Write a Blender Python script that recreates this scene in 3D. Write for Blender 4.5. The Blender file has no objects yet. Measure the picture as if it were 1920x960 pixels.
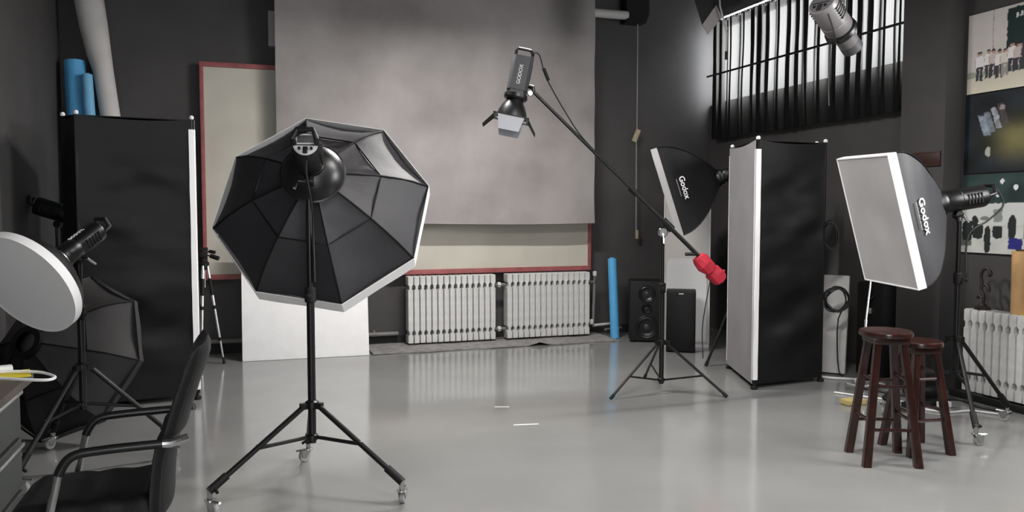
import bpy, bmesh, math, random
from mathutils import Vector, Matrix, noise
random.seed(7)
PI = math.pi
V = Vector
S = bpy.context.scene
COL = S.collection

# ------------------------------------------------------------------ camera
YAW, PITCH = math.radians(18.8), math.atan(85 / 1500)
fwd = V((math.sin(YAW) * math.cos(PITCH), math.cos(YAW) * math.cos(PITCH), -math.sin(PITCH)))
rgt = V((math.cos(YAW), -math.sin(YAW), 0))
upv = rgt.cross(fwd)
cd = bpy.data.cameras.new('camera'); cam = bpy.data.objects.new('camera', cd); COL.objects.link(cam)
cd.sensor_width = 36; cd.lens = 36 * 1500 / 1920; cd.clip_start = 0.02; cd.clip_end = 100
R3 = Matrix((rgt, upv, -fwd)).transposed()
cam.matrix_world = Matrix.Translation((0, 0, 1.4)) @ R3.to_4x4()
S.camera = cam

# ------------------------------------------------------------------ light and exposure
S.view_settings.view_transform = 'Standard'; S.view_settings.look = 'None'
S.view_settings.gamma = 1; S.view_settings.use_curve_mapping = False
S.view_settings.exposure = 0.0
W = bpy.data.worlds.new('overcast_sky'); S.world = W; W.use_nodes = True
W.node_tree.nodes['Background'].inputs[0].default_value = (0.93, 0.97, 1.0, 1)
W.node_tree.nodes['Background'].inputs[1].default_value = 14.0

def area(name, loc, direction, sx, sy, power, color=(1, 1, 1), portal=False):
    l = bpy.data.lights.new(name, 'AREA'); l.shape = 'RECTANGLE'; l.size = sx; l.size_y = sy
    l.energy = power; l.color = color
    if portal: l.cycles.is_portal = True
    o = bpy.data.objects.new(name, l); COL.objects.link(o); o.location = loc
    o.rotation_euler = V(direction).to_track_quat('-Z', 'Y').to_euler()
    return o
area('daylight_portal', (5.47, 6.77, 3.11), (-1, 0, 0), 0.96, 3.04, 1, portal=True)
area('daylight_window_two', (5.48, 2.0, 2.45), (-1, 0.35, -0.12), 1.5, 1.3, 120, (1.0, 0.97, 0.95))
area('added_front_fill', (-0.3, -2.72, 1.6), (0.12, 1, -0.05), 1.7, 1.3, 24, (1.0, 0.98, 0.96))  # fill light added behind the camera to brighten the round dish front

# ------------------------------------------------------------------ materials
MATS = {}
def mat(name, col, rough=0.6, metal=0.0, var=0.0, scale=8.0, bump=0.0, bscale=60.0, spec=0.5, col2=None, stretch=None, sheen=0.0):
    if name in MATS: return MATS[name]
    m = bpy.data.materials.new(name); m.use_nodes = True; nt = m.node_tree; b = nt.nodes['Principled BSDF']
    b.inputs['Roughness'].default_value = rough; b.inputs['Metallic'].default_value = metal
    b.inputs['Specular IOR Level'].default_value = spec
    b.inputs['Base Color'].default_value = (*col, 1)
    if sheen: b.inputs['Sheen Weight'].default_value = sheen
    tc = nt.nodes.new('ShaderNodeTexCoord'); src = tc.outputs['Object']
    if stretch:
        mp = nt.nodes.new('ShaderNodeMapping'); mp.inputs['Scale'].default_value = stretch
        nt.links.new(src, mp.inputs[0]); src = mp.outputs[0]
    if var or col2:
        n = nt.nodes.new('ShaderNodeTexNoise'); n.inputs['Scale'].default_value = scale; n.inputs['Detail'].default_value = 5
        nt.links.new(src, n.inputs['Vector'])
        r = nt.nodes.new('ShaderNodeValToRGB')
        a = col; c2 = col2 or tuple(min(1, c * (1 + var)) for c in col)
        a = col if col2 else tuple(c * (1 - var) for c in col)
        r.color_ramp.elements[0].position = 0.35; r.color_ramp.elements[1].position = 0.65
        r.color_ramp.elements[0].color = (*a, 1); r.color_ramp.elements[1].color = (*c2, 1)
        nt.links.new(n.outputs['Fac'], r.inputs[0]); nt.links.new(r.outputs[0], b.inputs['Base Color'])
    if bump:
        n2 = nt.nodes.new('ShaderNodeTexNoise'); n2.inputs['Scale'].default_value = bscale; n2.inputs['Detail'].default_value = 3
        nt.links.new(src, n2.inputs['Vector'])
        bp = nt.nodes.new('ShaderNodeBump'); bp.inputs['Strength'].default_value = bump; bp.inputs['Distance'].default_value = 0.01
        nt.links.new(n2.outputs['Fac'], bp.inputs['Height']); nt.links.new(bp.outputs[0], b.inputs['Normal'])
    MATS[name] = m
    return m

wallm = mat('grey_wall_paint', (0.058, 0.0545, 0.054), 0.75, var=0.10, scale=2.2, bump=0.15, bscale=40)
floorm = mat('grey_epoxy_floor', (0.225, 0.227, 0.221), 0.13, var=0.06, scale=1.6, bump=0.02, bscale=6, spec=0.55)
ceilm = mat('black_ceiling_paint', (0.016, 0.016, 0.017), 0.85, var=0.2)
blackfab = mat('black_nylon', (0.0055, 0.0055, 0.0062), 0.48, var=0.15, scale=5, bump=0.10, bscale=30, spec=0.22)
blackfab2 = mat('black_softbox_cloth', (0.017, 0.0155, 0.0188), 0.60, var=0.15, scale=4, bump=0.1, bscale=25, spec=0.6)
greyfab = mat('charcoal_cloth', (0.022, 0.0205, 0.0205), 0.7, var=0.15, scale=5, bump=0.1)
whitefab = mat('white_diffuser_cloth', (0.35, 0.342, 0.342), 0.85, var=0.05, scale=3, bump=0.1, bscale=15)
bankfront = mat('greyish_white_bank_cloth', (0.225, 0.216, 0.222), 0.85, var=0.06, scale=3, bump=0.1, bscale=15)
bandfab = mat('white_band_cloth', (0.82, 0.81, 0.81), 0.85, bump=0.1, bscale=40)
blackmet = mat('black_painted_metal', (0.005, 0.005, 0.005), 0.34, 0.0, spec=0.4)
blackplas = mat('black_plastic', (0.006, 0.006, 0.0065), 0.36, spec=0.45, bump=0.05, bscale=200)
matteblk = mat('matte_black_plastic', (0.007, 0.007, 0.007), 0.6, spec=0.3)
greyplas = mat('dark_grey_plastic', (0.07, 0.07, 0.075), 0.45)
chrome = mat('chrome_steel', (0.62, 0.62, 0.62), 0.22, 1.0)
alu = mat('brushed_aluminium', (0.75, 0.75, 0.75), 0.32, 1.0, var=0.06, scale=30)
castgrey = mat('grey_caster_rubber', (0.30, 0.30, 0.30), 0.55)
silverpan = mat('silver_panel', (0.62, 0.62, 0.62), 0.4, 0.2)
cream = mat('cream_board', (0.50, 0.475, 0.41), 0.8, var=0.05, scale=3)
redpaint = mat('faded_red_frame_paint', (0.30, 0.085, 0.085), 0.55, var=0.15, scale=12)
backd = mat('mottled_grey_backdrop', (0.225, 0.206, 0.202), 0.9, scale=1.3, col2=(0.335, 0.312, 0.307), bump=0.12, bscale=70)
radm = mat('silver_radiator_paint', (0.60, 0.60, 0.585), 0.5, 0.0, var=0.10, scale=14, bump=0.08, bscale=60)
pipem = mat('painted_steel_pipe', (0.16, 0.155, 0.15), 0.5, var=0.15)
whitepipe = mat('white_plastic_pipe', (0.55, 0.54, 0.53), 0.5)
darkbase = mat('dark_skirting', (0.012, 0.012, 0.012), 0.8)
carpet = mat('grey_carpet', (0.25, 0.238, 0.232), 0.95, var=0.2, scale=14, bump=0.4, bscale=120)
whiteboard = mat('white_foam_panel', (0.88, 0.875, 0.87), 0.6, var=0.02)
styro = mat('grubby_polystyrene', (0.55, 0.54, 0.53), 0.8, var=0.12, scale=5, bump=0.25, bscale=90)
bluep = mat('blue_paper', (0.085, 0.36, 0.66), 0.6, var=0.05)
bluep2 = mat('pale_blue_paper', (0.16, 0.42, 0.66), 0.6, var=0.05)
whitep = mat('white_paper_roll', (0.52, 0.50, 0.48), 0.75, var=0.06, scale=5)
brownp = mat('dark_brown_tube', (0.035, 0.022, 0.018), 0.6)
redcloth = mat('red_sandbag_cloth', (0.50, 0.018, 0.042), 0.7, var=0.12, scale=20, bump=0.3, bscale=50)
stoolw = mat('dark_red_varnished_wood', (0.024, 0.0068, 0.0050), 0.24, var=0.45, scale=9, stretch=(6, 6, 1), spec=0.6)
acm = mat('white_appliance_plastic', (0.46, 0.44, 0.42), 0.45)
acm2 = mat('off_white_appliance_panel', (0.58, 0.575, 0.57), 0.4)
conem = mat('speaker_cone_paper', (0.03, 0.03, 0.032), 0.5)
leather = mat('black_leather', (0.006, 0.006, 0.0065), 0.45, var=0.2, scale=9, bump=0.14, bscale=55, spec=0.25)
deskw = mat('brown_desk_wood', (0.07, 0.052, 0.042), 0.4, var=0.3, scale=6, stretch=(10, 1, 10))
deskmet = mat('grey_steel_drawer', (0.040, 0.045, 0.042), 0.45, 0.1)
yellowp = mat('yellow_paper', (0.70, 0.58, 0.03), 0.7)
whitecab = mat('white_cable', (0.72, 0.72, 0.72), 0.5)
blackcab = mat('black_cable', (0.008, 0.008, 0.008), 0.55)
tan = mat('tan_cardboard', (0.60, 0.36, 0.16), 0.75, var=0.08, scale=6)
redsign = mat('dark_red_sign_enamel', (0.032, 0.010, 0.007), 0.45, var=0.2)
woodtag = mat('pale_wood_block', (0.40, 0.35, 0.24), 0.7, var=0.12, scale=20)
cordm = mat('white_cord', (0.30, 0.29, 0.28), 0.8)
castiron = mat('rusty_cast_iron', (0.022, 0.013, 0.012), 0.5, var=0.3, scale=20, bump=0.3)
glassm = mat('frosted_gel', (0.42, 0.43, 0.46), 0.5)
lampwhite = mat('strobe_grey_casing', (0.16, 0.15, 0.15), 0.35)
tapem = mat('white_floor_tape', (0.80, 0.80, 0.80), 0.7)
winframe = mat('painted_window_frame', (0.35, 0.35, 0.35), 0.5)
printm = bpy.data.materials.new('printed_photo'); printm.use_nodes = True
_a = printm.node_tree.nodes.new('ShaderNodeVertexColor'); _a.layer_name = 'print'
printm.node_tree.links.new(_a.outputs[0], printm.node_tree.nodes['Principled BSDF'].inputs['Base Color'])
printm.node_tree.nodes['Principled BSDF'].inputs['Roughness'].default_value = 0.55
printm.node_tree.nodes['Principled BSDF'].inputs['Specular IOR Level'].default_value = 0.25
MATS['printed_photo'] = printm
curtm = bpy.data.materials.new('thin_black_curtain'); curtm.use_nodes = True
nt = curtm.node_tree; nt.nodes.remove(nt.nodes['Principled BSDF'])
d_ = nt.nodes.new('ShaderNodeBsdfDiffuse'); d_.inputs[0].default_value = (0.02, 0.02, 0.02, 1)
t_ = nt.nodes.new('ShaderNodeBsdfTranslucent'); t_.inputs[0].default_value = (0.125, 0.12, 0.115, 1)
p_ = nt.nodes.new('ShaderNodeBsdfTransparent'); p_.inputs[0].default_value = (0.9, 0.88, 0.86, 1)
m1 = nt.nodes.new('ShaderNodeMixShader'); m1.inputs[0].default_value = 0.40
m2 = nt.nodes.new('ShaderNodeMixShader'); m2.inputs[0].default_value = 0.036
nt.links.new(d_.outputs[0], m1.inputs[1]); nt.links.new(t_.outputs[0], m1.inputs[2])
nt.links.new(m1.outputs[0], m2.inputs[1]); nt.links.new(p_.outputs[0], m2.inputs[2])
nt.links.new(m2.outputs[0], nt.nodes['Material Output'].inputs[0])
def emit(name, col, s):
    m = bpy.data.materials.new(name); m.use_nodes = True; b = m.node_tree.nodes['Principled BSDF']
    b.inputs['Base Color'].default_value = (*col, 1); b.inputs['Emission Color'].default_value = (*col, 1)
    b.inputs['Emission Strength'].default_value = s
    return m

# ------------------------------------------------------------------ mesh helpers
class MB:
    def __init__(s): s.v = []; s.f = []
    def add(s, vs, fs, M=None):
        o = len(s.v)
        s.v += [tuple(M @ V(p)) if M is not None else tuple(p) for p in vs]
        s.f += [tuple(i + o for i in f) for f in fs]
        return s
    def box(s, c, d, M=None, bev=0.0):
        hx, hy, hz = d[0] / 2, d[1] / 2, d[2] / 2
        bm = bmesh.new(); bmesh.ops.create_cube(bm, size=1)
        for q in bm.verts: q.co = V((c[0] + q.co.x * d[0], c[1] + q.co.y * d[1], c[2] + q.co.z * d[2]))
        if bev > 0:
            bmesh.ops.bevel(bm, geom=bm.edges[:], offset=min(bev, 0.45 * min(d)), segments=2, affect='EDGES', profile=0.6)
        bm.verts.index_update()
        s.add([q.co.copy() for q in bm.verts], [[q.index for q in f.verts] for f in bm.faces], M); bm.free()
        return s
    def span(s, a, b, M=None, bev=0.0):
        return s.box([(a[i] + b[i]) / 2 for i in range(3)], [abs(b[i] - a[i]) for i in range(3)], M, bev)
    def tube(s, pts, r, n=10, M=None, caps=True):
        pts = [V(p) for p in pts]; k = len(pts)
        rr = r if isinstance(r, (list, tuple)) else [r] * k
        vs = []; prev = None
        for i, p in enumerate(pts):
            t = (pts[min(i + 1, k - 1)] - pts[max(i - 1, 0)]).normalized()
            if prev is None:
                a = V((0, 0, 1)) if abs(t.z) < 0.9 else V((1, 0, 0)); u = t.cross(a).normalized()
            else:
                u = (prev - t * prev.dot(t)); u = u.normalized() if u.length > 1e-6 else t.orthogonal().normalized()
            prev = u; w = t.cross(u)
            vs += [p + (u * math.cos(2 * PI * j / n) + w * math.sin(2 * PI * j / n)) * rr[i] for j in range(n)]
        fs = [(i * n + j, i * n + (j + 1) % n, (i + 1) * n + (j + 1) % n, (i + 1) * n + j) for i in range(k - 1) for j in range(n)]
        if caps: fs += [tuple(range(n))[::-1], tuple((k - 1) * n + j for j in range(n))]
        return s.add(vs, fs, M)
    def lathe(s, prof, n=24, M=None, c0=True, c1=True):
        vs = []; k = len(prof)
        for r, z in prof: vs += [V((r * math.cos(2 * PI * j / n), r * math.sin(2 * PI * j / n), z)) for j in range(n)]
        fs = [(i * n + j, i * n + (j + 1) % n, (i + 1) * n + (j + 1) % n, (i + 1) * n + j) for i in range(k - 1) for j in range(n)]
        if c0 and prof[0][0] > 1e-5: fs.append(tuple(range(n))[::-1])
        if c1 and prof[-1][0] > 1e-5: fs.append(tuple((k - 1) * n + j for j in range(n)))
        return s.add(vs, fs, M)
    def prism(s, poly, z0, z1, M=None):
        n = len(poly)
        vs = [V((x, y, z0)) for x, y in poly] + [V((x, y, z1)) for x, y in poly]
        fs = [tuple(range(n))[::-1], tuple(range(n, 2 * n))] + [(i, (i + 1) % n, n + (i + 1) % n, n + i) for i in range(n)]
        return s.add(vs, fs, M)
    def grid(s, fn, nu, nv, M=None):
        vs = [fn(i / nu, j / nv) for j in range(nv + 1) for i in range(nu + 1)]
        fs = [(j * (nu + 1) + i, j * (nu + 1) + i + 1, (j + 1) * (nu + 1) + i + 1, (j + 1) * (nu + 1) + i) for j in range(nv) for i in range(nu)]
        return s.add(vs, fs, M)
    def sheet(s, fn, nu, nv, th, M=None):
        """a grid with a real thickness"""
        P = [[V(fn(i / nu, j / nv)) for i in range(nu + 1)] for j in range(nv + 1)]
        def nrm(j, i):
            a = P[j][min(i + 1, nu)] - P[j][max(i - 1, 0)]; b = P[min(j + 1, nv)][i] - P[max(j - 1, 0)][i]
            c = a.cross(b); return c.normalized() if c.length > 1e-9 else V((0, 0, 0))
        w = nu + 1; top = [P[j][i] for j in range(nv + 1) for i in range(w)]
        bot = [P[j][i] - nrm(j, i) * th for j in range(nv + 1) for i in range(w)]
        N = len(top); fs = []
        for j in range(nv):
            for i in range(nu):
                q = (j * w + i, j * w + i + 1, (j + 1) * w + i + 1, (j + 1) * w + i)
                fs.append(q); fs.append(tuple(N + k for k in q[::-1]))
        loop = [i for i in range(w)] + [j * w + nu for j in range(1, nv + 1)] + [nv * w + i for i in range(nu - 1, -1, -1)] + [j * w for j in range(nv - 1, 0, -1)]
        for a, b in zip(loop, loop[1:] + loop[:1]): fs.append((a, N + a, N + b, b))
        return s.add(top + bot, fs, M)

BASE = {}
def mesh_of(mb, base, name, m, ang=35, recalc=True):
    me = bpy.data.meshes.new(name); b = V(base)
    me.from_pydata([tuple(V(p) - b) for p in mb.v], [], mb.f)
    if recalc:
        bm = bmesh.new(); bm.from_mesh(me); bmesh.ops.recalc_face_normals(bm, faces=bm.faces[:]); bm.to_mesh(me); bm.free()
    if ang is not None:
        me.polygons.foreach_set('use_smooth', [True] * len(me.polygons)); me.set_sharp_from_angle(angle=math.radians(ang))
    me.materials.append(m)
    return me
def tag(o, label=None, cat=None, group=None, kind=None):
    if label: o['label'] = label
    if cat: o['category'] = cat
    if group: o['group'] = group
    if kind: o['kind'] = kind
    return o
def obj(name, mb, m, parent=None, ang=35, recalc=True, base=None):
    """verts are in world coordinates; the object's origin is its parent's base, or its own bottom centre"""
    if parent is not None: b = BASE[parent.name]
    elif base is not None: b = V(base)
    else:
        xs, ys, zs = zip(*mb.v); b = V(((min(xs) + max(xs)) / 2, (min(ys) + max(ys)) / 2, min(zs)))
    o = bpy.data.objects.new(name, mesh_of(mb, b, name, m, ang, recalc)); COL.objects.link(o); BASE[o.name] = b
    if parent is not None: o.parent = parent
    else: o.location = b
    return o
def shared(name, me, parent, off):
    o = bpy.data.objects.new(name, me); COL.objects.link(o); o.parent = parent; o.location = V(off)
    BASE[o.name] = BASE[parent.name]
    return o
def thing(name, base, label, cat, group=None):
    o = bpy.data.objects.new(name, None); COL.objects.link(o); o.location = base; o.empty_display_size = 0.1
    BASE[o.name] = V(base)
    return tag(o, label, cat, group)
def struct(name, mb, m, parent=None, ang=35):
    o = obj(name, mb, m, parent, ang)
    return tag(o, kind='structure')
def frame(origin, zax, hint=(0, 0, 1)):
    """matrix whose local z is zax; local y is as near to hint as can be"""
    z = V(zax).normalized(); x = V(hint).cross(z).normalized(); y = z.cross(x)
    return Matrix.Translation(V(origin)) @ Matrix((x, y, z)).transposed().to_4x4()
def text_mb(txt, size, M, depth=0.001, bold=0.0, shear=0.0):
    cu = bpy.data.curves.new('lettering', 'FONT'); cu.body = txt; cu.size = size; cu.extrude = depth; cu.offset = bold
    cu.align_x = 'CENTER'; cu.align_y = 'CENTER'; cu.resolution_u = 4; cu.shear = shear
    o = bpy.data.objects.new('lettering', cu); COL.objects.link(o)
    dg = bpy.context.evaluated_depsgraph_get(); me = bpy.data.meshes.new_from_object(o.evaluated_get(dg))
    mb = MB().add([v.co.copy() for v in me.vertices], [tuple(p.vertices) for p in me.polygons], M)
    bpy.data.objects.remove(o); bpy.data.curves.remove(cu); bpy.data.meshes.remove(me)
    return mb
def bez(p0, p1, p2, p3, n=12):
    p0, p1, p2, p3 = map(V, (p0, p1, p2, p3))
    return [p0 * (1 - t) ** 3 + p1 * 3 * t * (1 - t) ** 2 + p2 * 3 * t * t * (1 - t) + p3 * t ** 3 for t in [i / n for i in range(n + 1)]]
def spline(pts, n=8):
    pts = [V(p) for p in pts]; out = []
    for i in range(len(pts) - 1):
        a = pts[max(i - 1, 0)]; b = pts[i]; c = pts[i + 1]; d = pts[min(i + 2, len(pts) - 1)]
        for k in range(n):
            t = k / n
            out.append(0.5 * ((2 * b) + (c - a) * t + (2 * a - 5 * b + 4 * c - d) * t * t + (3 * b - a - 3 * c + d) * t ** 3))
    out.append(pts[-1]); return out

# ------------------------------------------------------------------ the room
XL, XR, YB, YF, ZC = -1.52, 5.31, 8.30, -2.6, 3.95
struct('floor', MB().span((XL - 0.1, YF - 0.1, -0.1), (XR + 0.2, YB + 0.1, 0)), floorm)
struct('ceiling', MB().span((XL - 0.1, YF - 0.1, ZC), (XR + 0.2, YB + 0.1, ZC + 0.1)), ceilm)
struct('wall_back', MB().span((XL - 0.1, YB, 0), (XR + 0.2, YB + 0.1, ZC)), wallm)
struct('wall_left', MB().span((XL - 0.1, YF, 0), (XL, YB, ZC)), wallm)
fx0, fx1, fz0, fz1 = -1.2, 0.6, 0.9, 2.3      # unseen window opening behind the camera, added to let fill light in
struct('wall_front', MB().span((XL - 0.1, YF - 0.1, 0), (fx0, YF, ZC)).span((fx1, YF - 0.1, 0), (XR + 0.2, YF, ZC)).span((fx0, YF - 0.1, 0), (fx1, YF, fz0)).span((fx0, YF - 0.1, fz1), (fx1, YF, ZC)), wallm)
fw_ = MB().span((fx0, YF - 0.08, fz0), (fx0 + 0.05, YF - 0.03, fz1)).span((fx1 - 0.05, YF - 0.08, fz0), (fx1, YF - 0.03, fz1)).span((fx0, YF - 0.08, fz0), (fx1, YF - 0.03, fz0 + 0.05)).span((fx0, YF - 0.08, fz1 - 0.05), (fx1, YF - 0.03, fz1)).span((-0.325, YF - 0.08, fz0), (-0.275, YF - 0.03, fz1))
wr = MB()
WIN = [(5.26, 8.30, 2.64, 3.58), (1.0, 2.9, 1.75, 3.2)]
xa, xb = XR, XR + 0.15
wr.span((xa, 5.26, 0), (xb, YB, 2.64)); wr.span((xa, 5.26, 3.58), (xb, YB, ZC))
wr.span((xa, 2.9, 0), (xb, 5.26, ZC)); wr.span((xa, 1.0, 0), (xb, 2.9, 1.75)); wr.span((xa, 1.0, 3.2), (xb, 2.9, ZC))
wr.span((xa, YF, 0), (xb, 1.0, ZC))
struct('wall_right', wr, wallm)
struct('wall_pillar', MB().span((5.12, 4.77, 0), (XR, 5.20, ZC)), wallm)
for k, (y0, y1, z0, z1) in enumerate(WIN):
    w = bpy.data.objects.new('window_%d' % (k + 1), None); COL.objects.link(w); w.location = (xb, (y0 + y1) / 2, z0); BASE[w.name] = V(w.location); tag(w, kind='structure')
    fm = MB()
    for a, b in (((xb - 0.06, y0, z0), (xb - 0.01, y0 + 0.04, z1)), ((xb - 0.06, y1 - 0.04, z0), (xb - 0.01, y1, z1)), ((xb - 0.06, y0, z0), (xb - 0.01, y1, z0 + 0.04)), ((xb - 0.06, y0, z1 - 0.04), (xb - 0.01, y1, z1))): fm.span(a, b)
    obj('window_frame', fm, winframe, w)
    n = 4 if k == 0 else 2
    for i in range(1, n):
        yy = y0 + (y1 - y0) * i / n
        obj('mullion', MB().span((xb - 0.055, yy - 0.02, z0 + 0.04), (xb - 0.015, yy + 0.02, z1 - 0.04)), winframe, w)
struct('window_3', fw_, winframe)  # frame for the added, unseen opening in the front wall
# skirting and pipe along the back wall, carpet strip in front of the radiators
struct('baseboard_back', MB().span((XL, YB - 0.02, 0), (XR, YB, 0.09)), darkbase)
pp = thing('heating_pipe', (1.0, YB - 0.06, 0.1), 'long dark grey heating pipe running low along the back wall', 'pipe')
obj('pipe', MB().tube([(-0.6, YB - 0.06, 0.13), (1.55, YB - 0.06, 0.12)], 0.022), pipem, pp)
for x in (-0.3, 0.7, 1.3): obj('pipe_clip', MB().box((x, YB - 0.03, 0.125), (0.025, 0.062, 0.06)), pipem, pp)
def carp(u, v):
    x = 1.2 + 2.62 * u; y = 7.70 + 0.575 * v + 0.012 * math.sin(u * 23) * (1 - v)
    z = 0.016 + 0.006 * noise.noise(V((x * 3, y * 5, 0)))
    # lifted, curled corner where two lengths meet
    e = max(0, 1 - abs(x - 2.93) / 0.12) * max(0, 1 - v * 2.2); z += 0.035 * e
    return (x, y, z)
tag(obj('carpet_strip', MB().sheet(carp, 90, 10, 0.012), carpet), 'worn grey carpet strip on the floor in front of the radiators', 'carpet')

# ------------------------------------------------------------------ cream board and backdrop on the back wall
bt = thing('framed_board', (1.7, 8.2, 0.74), 'large cream board with faded red frame behind the grey backdrop', 'board')
obj('panel', MB().span((-0.33, 8.205, 0.77), (3.71, 8.23, 2.79)), cream, bt)
for a, b in (((-0.335, 8.185, 0.735), (3.725, 8.24, 0.785)), ((-0.335, 8.185, 2.765), (3.725, 8.24, 2.81)), ((-0.335, 8.185, 0.785), (-0.298, 8.24, 2.765)), ((3.69, 8.185, 0.785), (3.725, 8.24, 2.765))):
    obj('frame_strip', MB().span(a, b, bev=0.006), redpaint, bt)
for x in (0.2, 3.4): obj('wall_batten', MB().span((x - 0.03, 8.23, 0.9), (x + 0.03, 8.30, 2.7)), redpaint, bt)
def bdrop(u, v):
    x = 0.35 + 3.32 * u; z = 1.268 + 2.56 * v + 0.012 * math.sin(u * 5 + 1) * (1 - v)
    y = 8.0 + 0.018 * noise.noise(V((x * 1.1, z * 0.8, 3))) + 0.006 * math.sin(z * 9 + 1.5 * noise.noise(V((x, z, 0)))) * (0.4 + 0.6 * u) - 0.02 * (1 - v) ** 8
    return (x, y, z)
bo = thing('hanging_backdrop', (2.0, 8.0, 1.26), 'wide mottled grey photo backdrop hanging from a ceiling roller', 'backdrop')
obj('backdrop_cloth', MB().sheet(bdrop, 60, 50, 0.004), backd, bo, ang=60)
obj('hem_bar', MB().tube([(0.36, 8.004, 1.275), (3.66, 8.004, 1.275)], 0.008, 8), backd, bo)
obj('roller', MB().tube([(0.30, 8.06, 3.86), (3.72, 8.06, 3.86)], 0.055, 16), whitepipe, bo)
# second roller whose end shows right of the backdrop, with winch and pull cord
r2 = thing('backdrop_roller', (3.2, 8.17, 3.5), 'white roller tube on a dark wall bracket beside the grey backdrop', 'roller')
obj('tube', MB().tube([(0.5, 8.17, 3.56), (4.14, 8.17, 3.575)], 0.048, 16), whitepipe, r2)
obj('bracket', MB().prism([(4.12, 3.50), (4.36, 3.50), (4.40, 3.60), (4.40, 3.95), (4.12, 3.95)], 0, 0.16, Matrix.Translation((0, 8.3, 0)) @ Matrix.Rotation(PI / 2, 4, 'X')), matteblk, r2)
obj('spindle', MB().tube([(4.1, 8.17, 3.575), (4.2, 8.17, 3.575)], 0.02), blackmet, r2)
pc = thing('pull_cord', (4.296, 8.2, 1.1), 'white pull cord with two small wooden toggles hanging beside the grey backdrop', 'cord')
obj('cord', MB().tube([(4.296, 8.22, 3.52), (4.297, 8.215, 2.32), (4.29, 8.215, 2.2), (4.30, 8.22, 1.17)], 0.006, 6), cordm, pc)
M = Matrix.Translation((4.28, 8.20, 2.25)) @ Matrix.Rotation(math.radians(24), 4, 'Y')
obj('toggle', MB().box((0, 0, 0), (0.055, 0.025, 0.15), M, 0.006), woodtag, pc)
obj('toggle', MB().box((4.305, 8.21, 1.13), (0.03, 0.02, 0.10), Matrix.Identity(4), 0.004), woodtag, pc)
tag(obj('wall_box', MB().box((0.375, 8.24, 3.16), (0.16, 0.12, 0.34), bev=0.01), mat('pale_grey_plastic', (0.30, 0.29, 0.29), 0.6)), 'small pale grey box on the wall behind the backdrop edge', 'box')

# ------------------------------------------------------------------ radiators
def rad_section(name, w, h, dep):
    """one flat-fronted cast-iron section; the notches beside it are the dark openings between sections. local: x width, y depth, z up"""
    a = w / 2 - 0.0035; b = w / 2 - 0.017
    zz = [(0, a * 0.9), (0.006, a), (0.075, a), (0.09, b), (0.118, b), (0.133, a), (h - 0.145, a), (h - 0.13, b), (h - 0.098, b), (h - 0.083, a), (h - 0.008, a), (h, a * 0.82)]
    prof = [(x, z) for z, x in zz] + [(-x, z) for z, x in zz[::-1]]
    mb = MB().prism(prof, 0.012, dep, Matrix.Rotation(PI / 2, 4, 'X') @ Matrix.Scale(-1, 4, (0, 0, 1)))
    inner = [(x * 0.86, z if 0.003 < z < h - 0.003 else (z + 0.004 if z < 0.01 else z - 0.006)) for x, z in prof]
    # slightly narrower raised face so every section has a soft front edge
    n = len(prof)
    M0 = Matrix.Rotation(PI / 2, 4, 'X') @ Matrix.Scale(-1, 4, (0, 0, 1))
    vs = [V((x, z, 0.012)) for x, z in prof] + [V((x, z, 0.0)) for x, z in inner]
    mb.add(vs, [(i, (i + 1) % n, n + (i + 1) % n, n + i) for i in range(n)] + [tuple(range(n, 2 * n))], M0)
    return mesh_of(mb, (0, 0, 0), name, radm, 30)
def radiator(base, n, pitch, h, dep, rot, label, valve=0):
    t = thing('radiator', base, label, 'radiator', 'silver cast iron radiators')
    me = rad_section('section', pitch, h, dep)
    for i in range(n):
        o = shared('section', me, t, (pitch * (i + 0.5), 0, 0))
    mb = MB()
    for z in (0.104, h - 0.114): mb.tube([(0.005, dep * 0.55, z), (n * pitch - 0.005, dep * 0.55, z)], 0.017, 8)
    b = V(base); mb.v = [tuple(V(p) + b) for p in mb.v]
    obj('connecting_nipples', mb, pipem, t)
    mb = MB()
    for x in (pitch * 1.5, (n - 1.5) * pitch): mb.span((x - 0.02, dep * 0.3, -0.013), (x + 0.02, dep * 0.7, 0.01))
    mb.v = [tuple(V(p) + b) for p in mb.v]
    obj('foot', mb, pipem, t)
    t.rotation_euler = (0, 0, rot)
    return t
radiator((1.615, 8.05, 0.035), 15, 0.0632, 0.69, 0.13, 0, 'silver radiator under the cream board, nearer the white panel')
radiator((2.685, 8.05, 0.035), 15, 0.0645, 0.69, 0.13, 0, 'silver radiator under the cream board, nearer the blue paper roll')
radiator((5.13, 4.56, 0.055), 16, 0.0622, 0.615, 0.13, -PI / 2, 'silver radiator on the side wall below the three photo posters')
t = thing('radiator_connector', (2.62, 8.12, 0.08), 'short grey pipes with unions joining the two back wall radiators', 'pipe')
for z in (0.135, 0.61):
    o = obj('pipe', MB().tube([(2.562, 8.12, z), (2.686, 8.12, z)], 0.017), pipem, t)
    obj('union_nut', MB().lathe([(0.027, 0), (0.03, 0.004), (0.03, 0.03), (0.027, 0.034)], 6, frame((2.60, 8.12, z), (1, 0, 0))), radm, o)
t = thing('radiator_riser', (3.70, 8.12, 0.04), 'grey riser pipe with white valves at the radiator end', 'pipe')
obj('pipe', MB().tube([(3.655, 8.12, 0.61), (3.73, 8.12, 0.61), (3.735, 8.12, 0.58), (3.72, 8.12, 0.14), (3.655, 8.12, 0.135)], 0.017), pipem, t)
obj('pipe', MB().tube([(3.72, 8.12, 0.12), (4.05, 8.2, 0.12)], 0.016), whitepipe, t)
obj('pipe', MB().tube([(3.86, 8.1, 0.07), (4.1, 8.18, 0.07)], 0.014), pipem, t)
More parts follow.
